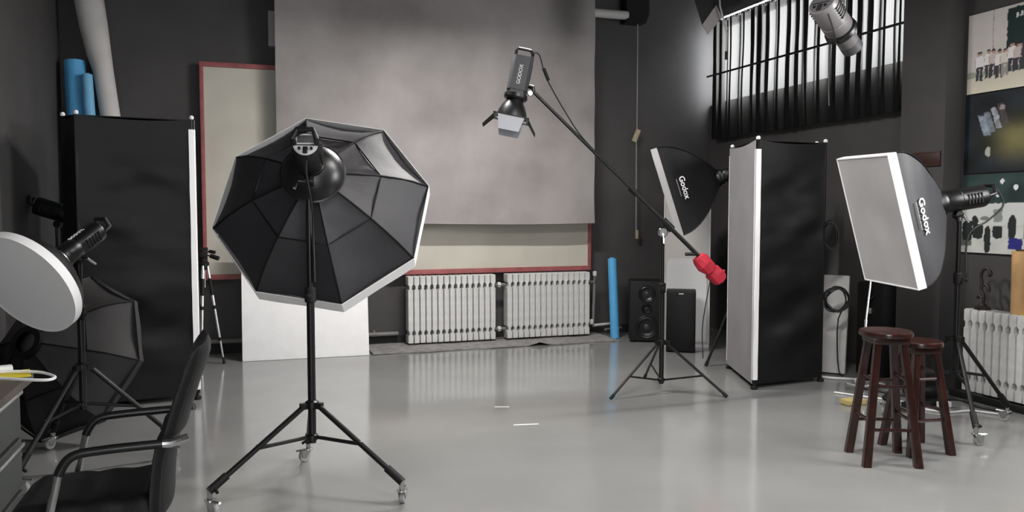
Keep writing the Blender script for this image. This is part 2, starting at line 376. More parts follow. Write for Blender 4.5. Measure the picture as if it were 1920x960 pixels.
for z in (0.70, 0.165): obj('valve', MB().lathe([(0.012, -0.03), (0.022, -0.02), (0.024, 0.02), (0.014, 0.03)], 12, Matrix.Translation((3.725 if z > 0.5 else 3.69, 8.09, z))), whitepipe, t)
obj('valve_stem', MB().tube([(3.725, 8.1, 0.61), (3.725, 8.09, 0.68)], 0.012), pipem, t)

# ------------------------------------------------------------------ curtain and window wall
def curtain_fn(u, v):
    s = u * 2.90; p = 0.16
    ph = 2 * PI * s / p + 4.6 * noise.noise(V((s * 2.1, 0, 0))) + 0.6 * noise.noise(V((s * 1.5, v * 1.2, 2)))
    amp = 0.85 + 0.75 * noise.noise(V((s * 3.3, v * 0.8, 5)))
    y = 8.10 - s * 0.998 + 0.040 * amp * math.sin(2 * ph) + 0.012 * math.sin(5.3 * ph)
    x = 5.215 + 0.034 * amp * math.cos(ph) + 0.012 * noise.noise(V((s * 1.5, v * 2, 1)))
    z = 2.225 + 1.315 * v + 0.012 * noise.noise(V((s * 2, 0, 9))) * (1 - v)
    return (x, y, z)
ct = thing('window_curtain', (5.215, 6.7, 2.2), 'dark pleated curtain backlit by the high window on an aluminium rail', 'curtain')
obj('curtain_cloth', MB().grid(curtain_fn, 560, 14), curtm, ct, ang=80, recalc=False)
obj('rail', MB().span((5.195, 5.21, 3.575), (5.235, 8.12, 3.60)), alu, ct)
rg = MB().lathe([(0.026, -0.004), (0.032, -0.004), (0.032, 0.004), (0.026, 0.004), (0.026, -0.004)], 10, Matrix.Rotation(PI / 2, 4, 'X'), False, False)
rme = mesh_of(rg, (0, 0, 0), 'ring', alu)
for k in range(28): shared('ring', rme, ct, (0, 8.08 - k * 0.105 - 6.7, 3.553 - 2.2))
tag(obj('curtain_rod', MB().tube([(5.135, 5.205, 2.925), (5.135, 8.10, 2.94)], 0.0115, 8), blackmet), 'thin black rod stretched across the front of the curtain', 'rod')
tag(obj('blind_cord', MB().tube([(5.12, 6.05, 3.0), (5.12, 6.06, 2.5), (5.125, 6.055, 2.36)], 0.005, 6), cordm), 'thin cord hanging in front of the dark curtain', 'cord')

# ------------------------------------------------------------------ posters on the side wall (flat prints)
def poster(z0, z1, y0, y1, fn, label):
    t = thing('photo_poster', (5.3, (y0 + y1) / 2, z0), label, 'poster', 'photo posters on the side wall')
    obj('backing_board', MB().span((5.292, y1, z0), (5.306, y0, z1)), matteblk, t)
    nu, nv = 150, 100
    mb = MB().grid(lambda u, v: (5.2915, y0 + (y1 - y0) * u, z0 + 0.004 + (z1 - z0 - 0.008) * v), nu, nv)
    o = obj('print', mb, printm, t, ang=None, recalc=False)
    ca = o.data.color_attributes.new('print', 'FLOAT_COLOR', 'POINT')
    buf = []
    for j in range(nv + 1):
        for i in range(nu + 1): buf += [*[min(0.8, 1.55 * q) for q in fn(i / nu + 0.007 * noise.noise(V((i * 0.21, j * 0.21, 1))), j / nv + 0.011 * noise.noise(V((i * 0.21, j * 0.21, 9))))], 1]
    ca.data.foreach_set('color', buf)
def mixc(a, b, k):
    k = max(0, min(1, k)); return tuple(x + (y - x) * k for x, y in zip(a, b))
def inr(u, v, a, b, c, d): return a < u < b and c < v < d
PEOPLE = [(0.115, 0.52, 0), (0.20, 0.53, 0), (0.245, 0.52, 1), (0.30, 0.50, 0), (0.35, 0.50, 2), (0.41, 0.56, 0), (0.47, 0.54, 1), (0.53, 0.57, 3), (0.62, 0.58, 0), (0.70, 0.57, 4), (0.77, 0.58, 0), (0.84, 0.56, 3), (0.90, 0.57, 1)]
def print_group(u, v):
    c = (0.42, 0.39, 0.37) if v > 0.24 else mixc((0.46, 0.43, 0.34), (0.40, 0.37, 0.32), v * 4)
    if v > 0.24:
        c = mixc(c, (0.36, 0.35, 0.33), 0.6 * noise.noise(V((u * 6, v * 5, 0))) + 0.2)
        if abs(u - 0.235) < 0.004: c = (0.25, 0.22, 0.22)
    if 0.2 < v < 0.27: c = mixc(c, (0.13, 0.16, 0.11), 0.7)
    if inr(u, v, 0.36, 0.62, 0.45, 0.97):
        c = (0.006, 0.018, 0.016)
        if 0.84 < v < 0.90 and 0.43 < u < 0.60 and (int(u * 110) % 4) < 2 + int(3 * abs(noise.noise(V((u * 90, v * 60, 0))))): c = (0.45, 0.47, 0.47)
    for k, (pu, top, sty) in enumerate(PEOPLE):
        base = 0.15 + 0.02 * (k % 3) if k < 5 else 0.2
        du = (u - pu) / 1.0; h = top - base
        if base < v < top:
            rel = (v - base) / h
            sk = (0.30, 0.19, 0.15)
            if rel > 0.84:
                if (du / 0.020) ** 2 + ((rel - 0.915) / 0.085) ** 2 < 1: c = (0.018, 0.014, 0.014) if rel > 0.93 else sk
            elif rel > 0.46:
                if abs(du) < 0.040 - 0.012 * max(0, rel - 0.76) * 10: c = [(0.52, 0.50, 0.49), (0.40, 0.34, 0.33), (0.46, 0.44, 0.38), (0.035, 0.035, 0.045), (0.45, 0.30, 0.32)][sty]
                elif abs(du) < 0.046 and rel < 0.75: c = sk
            elif abs(du) < 0.032 and not (rel < 0.4 and abs(du) < 0.004): c = (0.03, 0.03, 0.035) if sty != 2 else (0.20, 0.19, 0.17)
    return c
def print_dark(u, v):
    n = noise.noise(V((u * 4, v * 4, 2)))
    c = mixc((0.004, 0.006, 0.006), (0.012, 0.016, 0.022), 0.5 + n)
    g = math.exp(-(((u - 0.50) / 0.20) ** 2 + ((v - 0.40) / 0.20) ** 2))
    c = mixc(c, (0.17, 0.15, 0.06), g * (0.85 + 0.5 * n))
    for a, b, w, col in ((0.19, 0.60, 0.035, (0.26, 0.30, 0.36)), (0.235, 0.63, 0.03, (0.17, 0.20, 0.23)), (0.295, 0.68, 0.026, (0.30, 0.31, 0.36)), (0.355, 0.72, 0.03, (0.07, 0.055, 0.06))):
        uu = u - a + (v - b) * 0.22
        if abs(uu) < w and abs(v - b) < 0.13: c = mixc(col, c, 0.35 + 0.5 * noise.noise(V((u * 30, v * 20, a))))
    if ((u - 0.235) / 0.030) ** 2 + ((v - 0.26) / 0.065) ** 2 < 1 and u < 0.25: c = (0.28, 0.29, 0.24)
    if inr(u, v, 0.60, 0.68, 0.60, 0.80): c = (0.36, 0.26, 0.27)
    if inr(u, v, 0.33, 0.37, 0.78, 0.83): c = (0.22, 0.18, 0.19)
    if inr(u, v, 0.74, 0.80, 0.5, 0.8) : c = (0.26, 0.28, 0.33)
    return c
def print_studio(u, v):
    c = (0.40, 0.41, 0.40)
    ceil_line = 0.62 + 0.02 * u
    if v > ceil_line:
        c = mixc((0.014, 0.024, 0.024), (0.03, 0.055, 0.05), 0.5 + noise.noise(V((u * 5, v * 5, 7))))
        for a, b, r in ((0.37, 0.90, 0.02), (0.49, 0.82, 0.02), (0.24, 0.75, 0.014), (0.33, 0.72, 0.013), (0.62, 0.85, 0.02), (0.75, 0.8, 0.02)):
            if ((u - a) / r) ** 2 + ((v - b) / (r * 1.6)) ** 2 < 1: c = (0.70, 0.74, 0.74)
    elif v < 0.36:
        c = mixc((0.42, 0.43, 0.41), (0.33, 0.33, 0.30), 0.5 + noise.noise(V((u * 7, v * 6, 3))))
    if inr(u, v, 0.30, 0.38, 0.40, 0.56): c = (0.16, 0.18, 0.17)
    if inr(u, v, 0.0, 0.10, 0.08, 0.28): c = (0.08, 0.09, 0.08)
    for a, b, w, h in ((0.06, 0.28, 0.05, 0.13), (0.16, 0.27, 0.05, 0.09), (0.34, 0.27, 0.045, 0.08), (0.25, 0.17, 0.03, 0.16), (0.47, 0.33, 0.035, 0.13), (0.13, 0.40, 0.03, 0.06), (0.62, 0.3, 0.05, 0.14), (0.78, 0.28, 0.05, 0.15)):
        if ((u - a) / w) ** 4 + ((v - b) / h) ** 4 < 1: c = (0.014, 0.018, 0.017)
    for a, b in ((0.13, 0.44), (0.25, 0.31), (0.47, 0.45), (0.62, 0.44)):
        if ((u - a) / 0.02) ** 2 + ((v - b) / 0.035) ** 2 < 1: c = (0.02, 0.016, 0.015)
    if inr(u, v, 0.44, 0.56, 0.06, 0.2): c = (0.02, 0.02, 0.13)
    if ((u - 0.22) / 0.04) ** 2 + ((v - 0.44) / 0.03) ** 2 < 1: c = (0.14, 0.14, 0.13)
    return c
poster(2.280, 2.882, 4.735, 3.83, print_group, 'photo poster of a row of people standing before a dark doorway')
poster(1.682, 2.276, 4.745, 3.83, print_dark, 'dark photo poster with hanging shirts and a yellow glow')
poster(1.078, 1.678, 4.745, 3.83, print_studio, 'photo poster of a bright studio interior under small ceiling lights')
sg = thing('wall_sign', (5.115, 4.94, 1.74), 'dark red plate sign on the grey pillar', 'sign')
obj('plate', MB().span((5.105, 4.795, 1.745), (5.12, 5.085, 1.862), bev=0.004), redsign, sg)
obj('border', MB().span((5.102, 4.80, 1.75), (5.108, 5.08, 1.757)).span((5.102, 4.80, 1.85), (5.108, 5.08, 1.857)), mat('brown_border', (0.05, 0.02, 0.012), 0.5), sg)

# ------------------------------------------------------------------ light stand, strobe, softbox builders
def caster(t, pos, yaw):
    """chrome swivel caster standing on the floor; pos = top of its stem"""
    x, y, z = pos; d = V((math.cos(yaw), math.sin(yaw), 0)); n = V((-d.y, d.x, 0))
    c = V((x, y, 0)) + d * 0.022; rw = 0.032
    mb = MB().tube([(x, y, z + 0.012), (x, y, 0.072)], 0.013, 10)
    mb.tube([(x, y, 0.072), (x, y, 0.066)], 0.027, 12)
    for s in (-1, 1):
        M = Matrix((d, n, V((0, 0, 1)))).transposed().to_4x4(); M.translation = c + n * s * 0.0165
        mb.prism([(-0.036, 0.066), (0.026, 0.066), (0.016, 0.026), (-0.006, 0.022)], -0.0015, 0.0015, M @ Matrix.Rotation(PI / 2, 4, 'X'))
    mb.tube([V((x, y, 0.0)) - d * 0.018 + V((0, 0, 0.068)), V((x, y, 0)) + d * 0.07 + V((0, 0, 0.066))], 0.007, 6)
    o = obj('caster', mb, chrome, t)
    obj('wheel', MB().lathe([(0.010, -0.0125), (rw - 0.004, -0.0125), (rw, -0.008), (rw, 0.008), (rw - 0.004, 0.0125), (0.010, 0.0125)], 20, frame((c.x, c.y, rw), n)), castgrey, o)
def stand(c, top, R, hub, foot_z, angs, label, cast=True, r=0.0175, group='black light stands', low=None, brace=0.55, name='light_stand', slim=False):
    cx, cy = c; t = thing(name, (cx, cy, 0), label, 'light stand', group)
    lo = low if low is not None else hub * 0.62
    lr = 0.0135 if not slim else 0.010
    joint = hub + (top - hub) * 0.52
    obj('pole', MB().tube([(cx, cy, lo - 0.03), (cx, cy, joint)], r, 14), blackmet, t)
    obj('upper_pole', MB().tube([(cx, cy, joint - 0.02), (cx, cy, top)], r * 0.78, 12), blackmet, t)
    obj('collar', MB().lathe([(r * 1.1, 0), (r * 1.45, 0.006), (r * 1.45, 0.07), (r * 1.1, 0.078)], 14, Matrix.Translation((cx, cy, joint - 0.05))), matteblk, t)
    k0 = angs[0] + 1.0
    kn = MB().tube([(cx, cy, joint - 0.015), (cx + math.cos(k0) * (r + 0.025), cy + math.sin(k0) * (r + 0.025), joint - 0.015)], 0.005, 6)
    kn.lathe([(0.006, 0), (0.016, 0.004), (0.016, 0.018), (0.008, 0.022)], 8, frame((cx + math.cos(k0) * (r + 0.022), cy + math.sin(k0) * (r + 0.022), joint - 0.015), (math.cos(k0), math.sin(k0), 0)))
    obj('knob', kn, matteblk, t)
    hb = MB().lathe([(r * 1.05, -0.022), (r * 1.7, -0.018), (r * 1.7, 0.012), (r * 1.05, 0.02)], 14, Matrix.Translation((cx, cy, hub)))
    for a in angs: hb.box((0, 0, 0), (0.05, 0.026, 0.03), Matrix.Translation((cx + math.cos(a) * (r + 0.016), cy + math.sin(a) * (r + 0.016), hub - 0.006)) @ Matrix.Rotation(a, 4, 'Z'))
    obj('hub', hb, blackmet, t)
    lb = MB().lathe([(r * 1.05, -0.018), (r * 1.5, -0.014), (r * 1.5, 0.010), (r * 1.05, 0.016)], 14, Matrix.Translation((cx, cy, lo)))
    obj('lower_collar', lb, blackmet, t)
    for a in angs:
        d = V((math.cos(a), math.sin(a), 0)); p0 = V((cx, cy, hub - 0.008)) + d * (r + 0.022); p1 = V((cx, cy, foot_z)) + d * R
        leg = obj('leg', MB().tube([p0, p1], lr, 10), blackmet, t)
        q = p0.lerp(p1, brace)
        obj('brace', MB().tube([V((cx, cy, lo)) + d * (r + 0.006), q], lr * 0.72, 8), blackmet, leg)
        rv = MB()
        for w in (p0, q): rv.lathe([(0.007, -0.002), (0.007, 0.002)], 8, frame(w + V((0, 0, lr)), (0, -0.3, 1)))
        obj('rivet', rv, chrome, leg)
        e = (p1 - p0).normalized()
        if cast:
            obj('leg_sleeve', MB().tube([p1 - e * 0.09, p1 + e * 0.012], lr * 1.45, 12), matteblk, leg)
            obj('sleeve_knob', MB().tube([p1 - e * 0.02, p1 - e * 0.02 + V((0, 0, -0.001)) + V((-d.y, d.x, 0)) * 0.035 + V((0, 0, -0.02))], 0.008, 8), matteblk, leg)
            caster(t, (p1.x + d.x * 0.006, p1.y + d.y * 0.006, p1.z), a + 1.9)
        else:
            obj('rubber_foot', MB().tube([p1 - e * 0.03, p1 + e * 0.01], lr * 1.3, 10), matteblk, leg)
    return t

def strobe(base, axis, hint, L, r, label, stem=None, dish=None, name='studio_strobe', handle=True, box=False, casing=None, logo=True, group='black studio strobes', cable=None, panel=None):
    """base = middle of the front ring; axis = direction of the light beam; the body reaches back by L"""
    M = frame(base, axis, hint)
    cz = casing or blackplas
    b0 = M @ V((0, 0, -L / 2)); t = thing(name, tuple(b0), label, 'strobe light', group)
    if box:
        pr = [(-0.75, -1), (0.75, -1), (1, -0.7), (1, 0.55), (0.7, 1), (-0.7, 1), (-1, 0.55), (-1, -0.7)]
        mb = MB().prism([(x * r, y * r * 1.05) for x, y in pr], -L, -0.06, M)
        mb.prism([(x * r * 0.9, y * r * 0.95) for x, y in pr], -0.06, -0.03, M)
    else:
        mb = MB().lathe([(r * 0.94, -L), (r, -L + 0.012), (r, -L * 0.45), (r * 0.965, -L * 0.44), (r * 0.965, -L * 0.40), (r, -L * 0.39), (r, -0.05), (r * 0.9, -0.035)], 28, M)
    body = obj('body', mb, cz, t)
    fm_ = mesh_of(MB().box((0, 0, 0), (0.006, r * 0.9, 0.008)), (0, 0, 0), 'vent_fin', matteblk, None)
    for k in range(5):
        for sx in (-1, 1):
            fo = shared('vent_fin', fm_, body, M @ V((sx * r * 0.99, 0, -L * 0.55 - k * 0.022)) - BASE[body.name]); fo.rotation_euler = M.to_euler()
    obj('mount_ring', MB().lathe([(r * 0.8, -0.04), (r * 1.12, -0.035), (r * 1.16, -0.01), (r * 1.05, 0.004), (r * 0.75, 0.004)], 28, M), blackplas, t)
    # rear control panel
    pan = obj('control_panel', MB().lathe([(r * 0.86, -L - 0.004), (r * 0.86, -L + 0.002)], 28, M) if not box else MB().box((0, 0, -L - 0.002), (r * 1.5, r * 1.6, 0.006), M, 0.002), panel or silverpan, t)
    obj('display', MB().box((0, -r * 0.06, -L - 0.006), (r * 1.25, r * 0.05, 0.004), M), matteblk, pan)
    obj('socket', MB().box((0, -r * 0.48, -L - 0.008), (r * 0.32, r * 0.5, 0.01), M, 0.002), matteblk, pan)
    for s in (-1, 1): obj('dial', MB().lathe([(r * 0.11, 0), (r * 0.10, 0.01)], 10, M @ Matrix.Translation((s * r * 0.42, -r * 0.36, -L - 0.013))), matteblk, pan)
    for s in (-1, 1): obj('screw', MB().lathe([(r * 0.07, 0), (r * 0.07, 0.006)], 8, M @ Matrix.Translation((s * r * 0.66, -r * 0.04, -L - 0.009))), greyplas, pan)
    if handle:
        h = MB().tube([M @ V(p) for p in ((-r * 0.78, r * 0.05, -L), (-r * 0.8, r * 0.12, -L - 0.045), (-r * 0.55, r * 0.80, -L - 0.05), (r * 0.55, r * 0.80, -L - 0.05), (r * 0.8, r * 0.12, -L - 0.045), (r * 0.78, r * 0.05, -L))], 0.013, 8)
        obj('handle', h, blackplas, t)
        obj('handle_recess', MB().box((0, r * 0.42, -L - 0.002), (r * 1.2, r * 0.6, 0.008), M, 0.003), greyplas, t)
    if logo:
        Ml = M @ Matrix.Translation((r * 1.0 + 0.001, 0, -L * 0.60)) @ Matrix.Rotation(PI / 2, 4, 'Y') @ Matrix.Rotation(PI, 4, 'X')
        obj('lettering', text_mb('GODOX', r * 0.5, M @ Matrix.Translation((0, r * 1.06 if box else r * 1.002, -L * 0.55)) @ Matrix.Rotation(-PI / 2, 4, 'X') @ Matrix.Rotation(PI / 2, 4, 'Z'), 0.0015), bandfab, body)
    if stem is not None:
        # tilting bracket between body and stand top
        s0 = V(stem); pv = M @ V((0, -r * 1.0, -L * 0.42)); mb = MB()
        if (pv - s0).length < 0.02: pv = s0 + V((0, 0, 0.03))
        mb.tube([pv, s0], 0.017, 10)
        mb.lathe([(0.028, -0.022), (0.028, 0.022)], 12, frame(pv.lerp(s0, 0.4), M.to_3x3() @ V((1, 0, 0))))
        obj('tilt_bracket', mb, blackmet, t)
        kk = pv.lerp(s0, 0.4) + (M.to_3x3() @ V((1, 0, 0))) * 0.02
        obj('tilt_handle', MB().tube([kk, kk + M.to_3x3() @ V((0.035, 0, 0)), kk + M.to_3x3() @ V((0.045, -0.05, -0.02))], 0.008, 8), chrome, t)
    if dish:
        obj('reflector', MB().lathe([(p, q) for p, q in dish] + [(p - 0.003, q) for p, q in dish[::-1]], 40, M, False, False), blackplas, t)
    if cable:
        obj('power_cable', MB().tube(spline(cable, 6), 0.006, 6), blackcab, t)
    return t, M

def softbox_rect(c, X, Y, w, h, dep, label, ring=0.075, text=None, bulge=0.55, mats=(blackfab2, whitefab, bandfab), side_text='x-', band=0.05):
    """X, Y = the front's own axes, Z = X x Y the light direction; the shell reaches back by dep to the speed ring"""
    X = V(X).normalized(); Z = X.cross(V(Y)).normalized(); Y = Z.cross(X)
    M = Matrix((X, Y, Z)).transposed().to_4x4(); M.translation = V(c)
    zs = [p[2] for p in [M @ V((sx * w / 2, sy * h / 2, 0)) for sx in (-1, 1) for sy in (-1, 1)]]
    t = thing('softbox', (c[0], c[1], min(zs)), label, 'softbox', 'softboxes on light stands')
    def half(s):   # s 0 front .. 1 ring
        k = (1 - s ** 1.0) ** bulge if s < 1 else 0
        k = math.cos(s * PI / 2) ** (bulge * 1.25) if s < 1 else 0
        return ring + (w / 2 - ring) * k, ring + (h / 2 - ring) * k
    n = 14
    for side in range(4):
        def fn(u, v):
            a, b = half(u * 0.985); z = -dep * u; q = v * 2 - 1
            sag = 0.016 * math.sin(PI * u) * (1 - q * q) + 0.008 * noise.noise(V((u * 4, q * 2.5, side * 7.0)))*math.sin(PI*u)
            if side == 0: p = (-a + sag, b * q, z)
            elif side == 1: p = (a - sag, b * q, z)
            elif side == 2: p = (a * q, b - sag, z)
            else: p = (a * q, -b + sag, z)
            return M @ V(p)
        pn = obj('side_panel', MB().sheet(fn, n, 12, 0.002), mats[0], t, ang=60)
        if text and side == (0 if side_text == 'x-' else 1):
            s = -1 if side_text == 'x-' else 1
            u0 = 0.30; a, b = half(u0); a2, _ = half(u0 + 0.12)
            p0 = V((s * (a - 0.016 + 0.012), 0, -dep * u0)); sl = V((s * (a2 - a), 0, -dep * 0.12)).normalized()
            ey = -sl * 1.0                       # text "up" points to the front rim
            ex = V((0, -1, 0)) if s > 0 else V((0, -1, 0))
            nz = V((s * abs(sl.z), 0, abs(sl.x) * -1.0)).normalized() if s < 0 else V((abs(sl.z), 0, -abs(sl.x)))
            ex = V((0, -1, 0)); ey = nz.cross(ex)
            T = Matrix((ex, ey, nz)).transposed().to_4x4(); T.translation = p0 + nz * 0.003
            obj('lettering', text_mb(text[0], text[1], M @ T, 0.001, 0.0012), bandfab, pn)
            sp = MB(); h_ = text[1]
            for k in range(14): sp.box((-h_ * 1.15 + k * h_ * 0.155, -h_ * 0.68, 0), (h_ * 0.11, h_ * 0.10, 0.002), M @ T)
            tag(obj('small_print', sp, whitefab, pn), kind='stuff')
    bm_ = MB(); e = 0.004
    for a, b in (((-w / 2 - e, -h / 2 - e, -0.006), (-w / 2 + 0.004, h / 2 + e, band)), ((w / 2 - 0.004, -h / 2 - e, -0.006), (w / 2 + e, h / 2 + e, band)), ((-w / 2, -h / 2 - e, -0.006), (w / 2, -h / 2 + 0.004, band)), ((-w / 2, h / 2 - 0.004, -0.006), (w / 2, h / 2 + e, band))):
        obj('rim_band', MB().span(a, b, M), mats[2], t)
    obj('diffuser', MB().sheet(lambda u, v: M @ V(((u - 0.5) * w, (v - 0.5) * h, band - 0.004 - 0.018 * math.sin(PI * u) * math.sin(PI * v) + 0.010 * noise.noise(V((u * 2.2 + v * 1.8, v * 2.0 - u * 1.5, 4))) * math.sin(PI * u) * math.sin(PI * v))), 26, 36, 0.002), mats[1], t, ang=70)
    obj('speed_ring', MB().lathe([(ring * 0.7, -dep - 0.02), (ring * 1.18, -dep - 0.02), (ring * 1.18, -dep + 0.015), (ring * 0.7, -dep + 0.015), (ring * 0.7, -dep - 0.02)], 24, M, False, False), blackmet, t)
    rods = MB()
    for sx in (-1, 1):
        for sy in (-1, 1):
            obj('rod', MB().tube([M @ V((sx * half(s)[0], sy * half(s)[1], -dep * s)) for s in [k / 12 * 0.985 for k in range(13)]], 0.005, 6), blackfab, t)
    return t, M

def octabox(c, X, Y, R, prof, label, mats, band=0.095, seam=None, name='octagonal_softbox', front=True):
    """Z = X x Y points back to the speed ring; prof = (radius, height) from rim to ring"""
    X = V(X).normalized(); Z = X.cross(V(Y)).normalized(); Y = Z.cross(X)
    M = Matrix((X, Y, Z)).transposed().to_4x4(); M.translation = V(c)
    A = [PI / 2 - k * PI / 4 for k in range(8)]
    zmin = min((M @ V((R * math.cos(a), R * math.sin(a), -band))).z for a in A)
    t = thing(name, (c[0], c[1], zmin), label, 'softbox', None)
    def loft(i0, i1, k, s):
        seg = prof[i0:i1 + 1]
        def fn(u, v):
            x = u * (len(seg) - 1); i = min(int(x), len(seg) - 2); f = x - i
            r = seg[i][0] + (seg[i + 1][0] - seg[i][0]) * f; z = seg[i][1] + (seg[i + 1][1] - seg[i][1]) * f
            a0, a1 = A[k], A[(k + 1) % 8]
            p = V((math.cos(a0), math.sin(a0), 0)).lerp(V((math.cos(a1), math.sin(a1), 0)), v) * r
            q = v * 2 - 1; sag = 0.026 * (1 - q * q) * min(1, r / R) + 0.007 * noise.noise(V((u * 3 + i0, q * 2, k * 3.0)))
            pl = p.normalized()
            p = p - pl * sag * 0.55; z -= sag * 0.8 * math.sin(PI * min(1, 0.25 + u * 0.6))
            return M @ (p + V((0, 0, z)))
        return fn
    for k in range(8):
        obj('outer_panel', MB().sheet(loft(0, seam, k, 0), 6, 8, 0.002), mats[0][k % len(mats[0])], t, ang=60)
        obj('inner_panel', MB().sheet(loft(seam, len(prof) - 1, k, 0), 6, 8, 0.002), mats[1][k % len(mats[1])], t, ang=60)
        a0, a1 = A[k], A[(k + 1) % 8]
        obj('rib', MB().tube([M @ V((r * math.cos(a0), r * math.sin(a0), z + 0.003)) for r, z in prof], 0.005, 6), blackfab, t)
        p = [V((math.cos(a) * R, math.sin(a) * R, 0)) for a in (a0, a1)]
        def bn(u, v):
            q = p[0].lerp(p[1], u); return M @ (q * 1.012 + V((0, 0, 0.008 - v * (band + 0.008) + 0.004 * math.sin(u * 9 + k) * v)))
        obj('rim_band', MB().sheet(bn, 8, 2, 0.003), mats[2], t, ang=60)
    obj('rear_seam', MB().tube([M @ V((prof[seam][0] * math.cos(a), prof[seam][0] * math.sin(a), prof[seam][1] - 0.002)) for a in A + A[:1]], 0.004, 5), blackfab, t)
    dv = MB(); n = 8
    dv.add([M @ V((R * math.cos(a), R * math.sin(a), -band + 0.003)) for a in A] + [M @ V((0, 0, -band - 0.01))], [(k, (k + 1) % 8, 8) for k in range(8)])
    dv.add([M @ V((R * math.cos(a), R * math.sin(a), -band + 0.006)) for a in A] + [M @ V((0, 0, -band - 0.007))], [((k + 1) % 8, k, 8) for k in range(8)])
    obj('diffuser', dv, whitefab, t, recalc=False)
    r, z = prof[-1]
    obj('speed_ring', MB().lathe([(r * 0.7, z - 0.012), (r * 1.12, z - 0.012), (r * 1.12, z + 0.016), (r * 0.7, z + 0.016), (r * 0.7, z - 0.012)], 24, M, False, False), blackmet, t)
    return t, M

# ------------------------------------------------------------------ the big octabox on its wheeled stand
OX, OY = (0.971, -0.141, 0.195), (-0.100, 0.498, 0.861)
OC = V((0.428, 4.409, 1.419)); OZ = V((-0.218, -0.856, 0.469)).normalized()
octabox(OC, OX, OY, 0.575, [(0.575, 0), (0.49, 0.088), (0.41, 0.152), (0.33, 0.205), (0.22, 0.262), (0.10, 0.315)],
        'large black octagonal softbox with white rim seen from behind', ([blackfab2], [blackfab2], bandfab), seam=3)
ocstand = (0.325, 4.045)
strobe(OC + OZ * 0.345, (0.185, 0.890, -0.417), (0, 0, 1), 0.30, 0.066, 'black strobe with silver control panel mounted behind the octagonal softbox', stem=(0.325, 4.045, 1.50),
       dish=[(0.068, -0.10), (0.105, -0.085), (0.140, -0.05), (0.155, -0.015), (0.162, -0.012)], logo=False,
       cable=[OC + OZ * 0.66 + V((0.02, -0.01, -0.04)), V((0.30, 3.87, 1.58)), V((0.33, 3.95, 1.42)), V((0.34, 4.02, 1.30)), V((0.345, 4.03, 1.05))])
stand(ocstand, 1.51, 0.50, 0.44, 0.115, [math.radians(a) for a in (-160.5, -40.5, 88)], 'black wheeled light stand carrying the large octagonal softbox', r=0.0195, low=0.275, brace=0.52)

# ------------------------------------------------------------------ round dish light at the left
vd = fwd
DC = V((-1.016, 4.556, 1.03)); DN = V((-0.526, -0.692, -0.495)).normalized()
dt = thing('beauty_dish', (DC.x, DC.y, DC.z - 0.25), 'round white fronted softbox tilted downward on a black stand', 'softbox')
MD = frame(DC, DN)
RD = 0.287
obj('diffuser', MB().lathe([(0.0, 0.020), (RD * 0.5, 0.018), (RD * 0.97, 0.010), (RD * 0.97, 0.004), (0.0, 0.012)], 64, MD, False, False), bandfab, dt, ang=50)
obj('rim_band', MB().lathe([(RD * 0.965, 0.012), (RD, 0.012), (RD * 1.005, -0.035), (RD * 0.97, -0.035), (RD * 0.965, 0.012)], 64, MD, False, False), bandfab, dt)
obj('shell', MB().lathe([(RD * 0.99, -0.034), (RD * 0.9, -0.085), (RD * 0.62, -0.15), (RD * 0.36, -0.19), (0.09, -0.20), (0.085, -0.195), (RD * 0.36, -0.185), (RD * 0.62, -0.145), (RD * 0.9, -0.08), (RD * 0.98, -0.034)], 32, MD, False, False), blackfab, dt)
obj('speed_ring', MB().lathe([(0.06, -0.215), (0.088, -0.215), (0.088, -0.195), (0.06, -0.195), (0.06, -0.215)], 24, MD, False, False), alu, dt)
lst = (-0.83, 4.87)
strobe(MD @ V((0, 0, -0.222)), DN, (0, 0, 1), 0.30, 0.058, 'black strobe behind the round white softbox', stem=(lst[0], lst[1], 1.13), handle=True)
stand(lst, 1.14, 0.46, 0.55, 0.115, [math.radians(a) for a in (-120, 0, 120)], 'black wheeled light stand carrying the round white softbox', r=0.0185)

# dark octabox resting on the floor behind that stand
oz = V((-0.50, -0.78, 0.42)).normalized(); ox = V((0, 0, 1)).cross(oz).normalized(); oy = oz.cross(ox)
R2 = 0.53
octabox(V((-1.04, 5.62, 0.485)), ox, oy, R2,
        [(R2, 0), (0.47, 0.09), (0.40, 0.16), (0.32, 0.21), (0.2, 0.28), (0.09, 0.33)], 'dark charcoal octagonal softbox standing on its rim on the floor', ([greyfab], [greyfab], greyfab), seam=3, band=0.03)
# strobe on slim stand in the dark corner
strobe((-1.17, 6.93, 1.34), (0.9, -0.15, -0.3), (0, 0, 1), 0.32, 0.07, 'black strobe on a slim stand in the dark corner by the blue rolls', stem=(-1.33, 6.95, 1.27), logo=False, handle=True)
stand((-1.33, 6.95), 1.28, 0.14, 0.55, 0.012, [math.radians(a) for a in (100, 220, -20)], 'slim black stand in the dark corner by the blue rolls', cast=False, r=0.014)

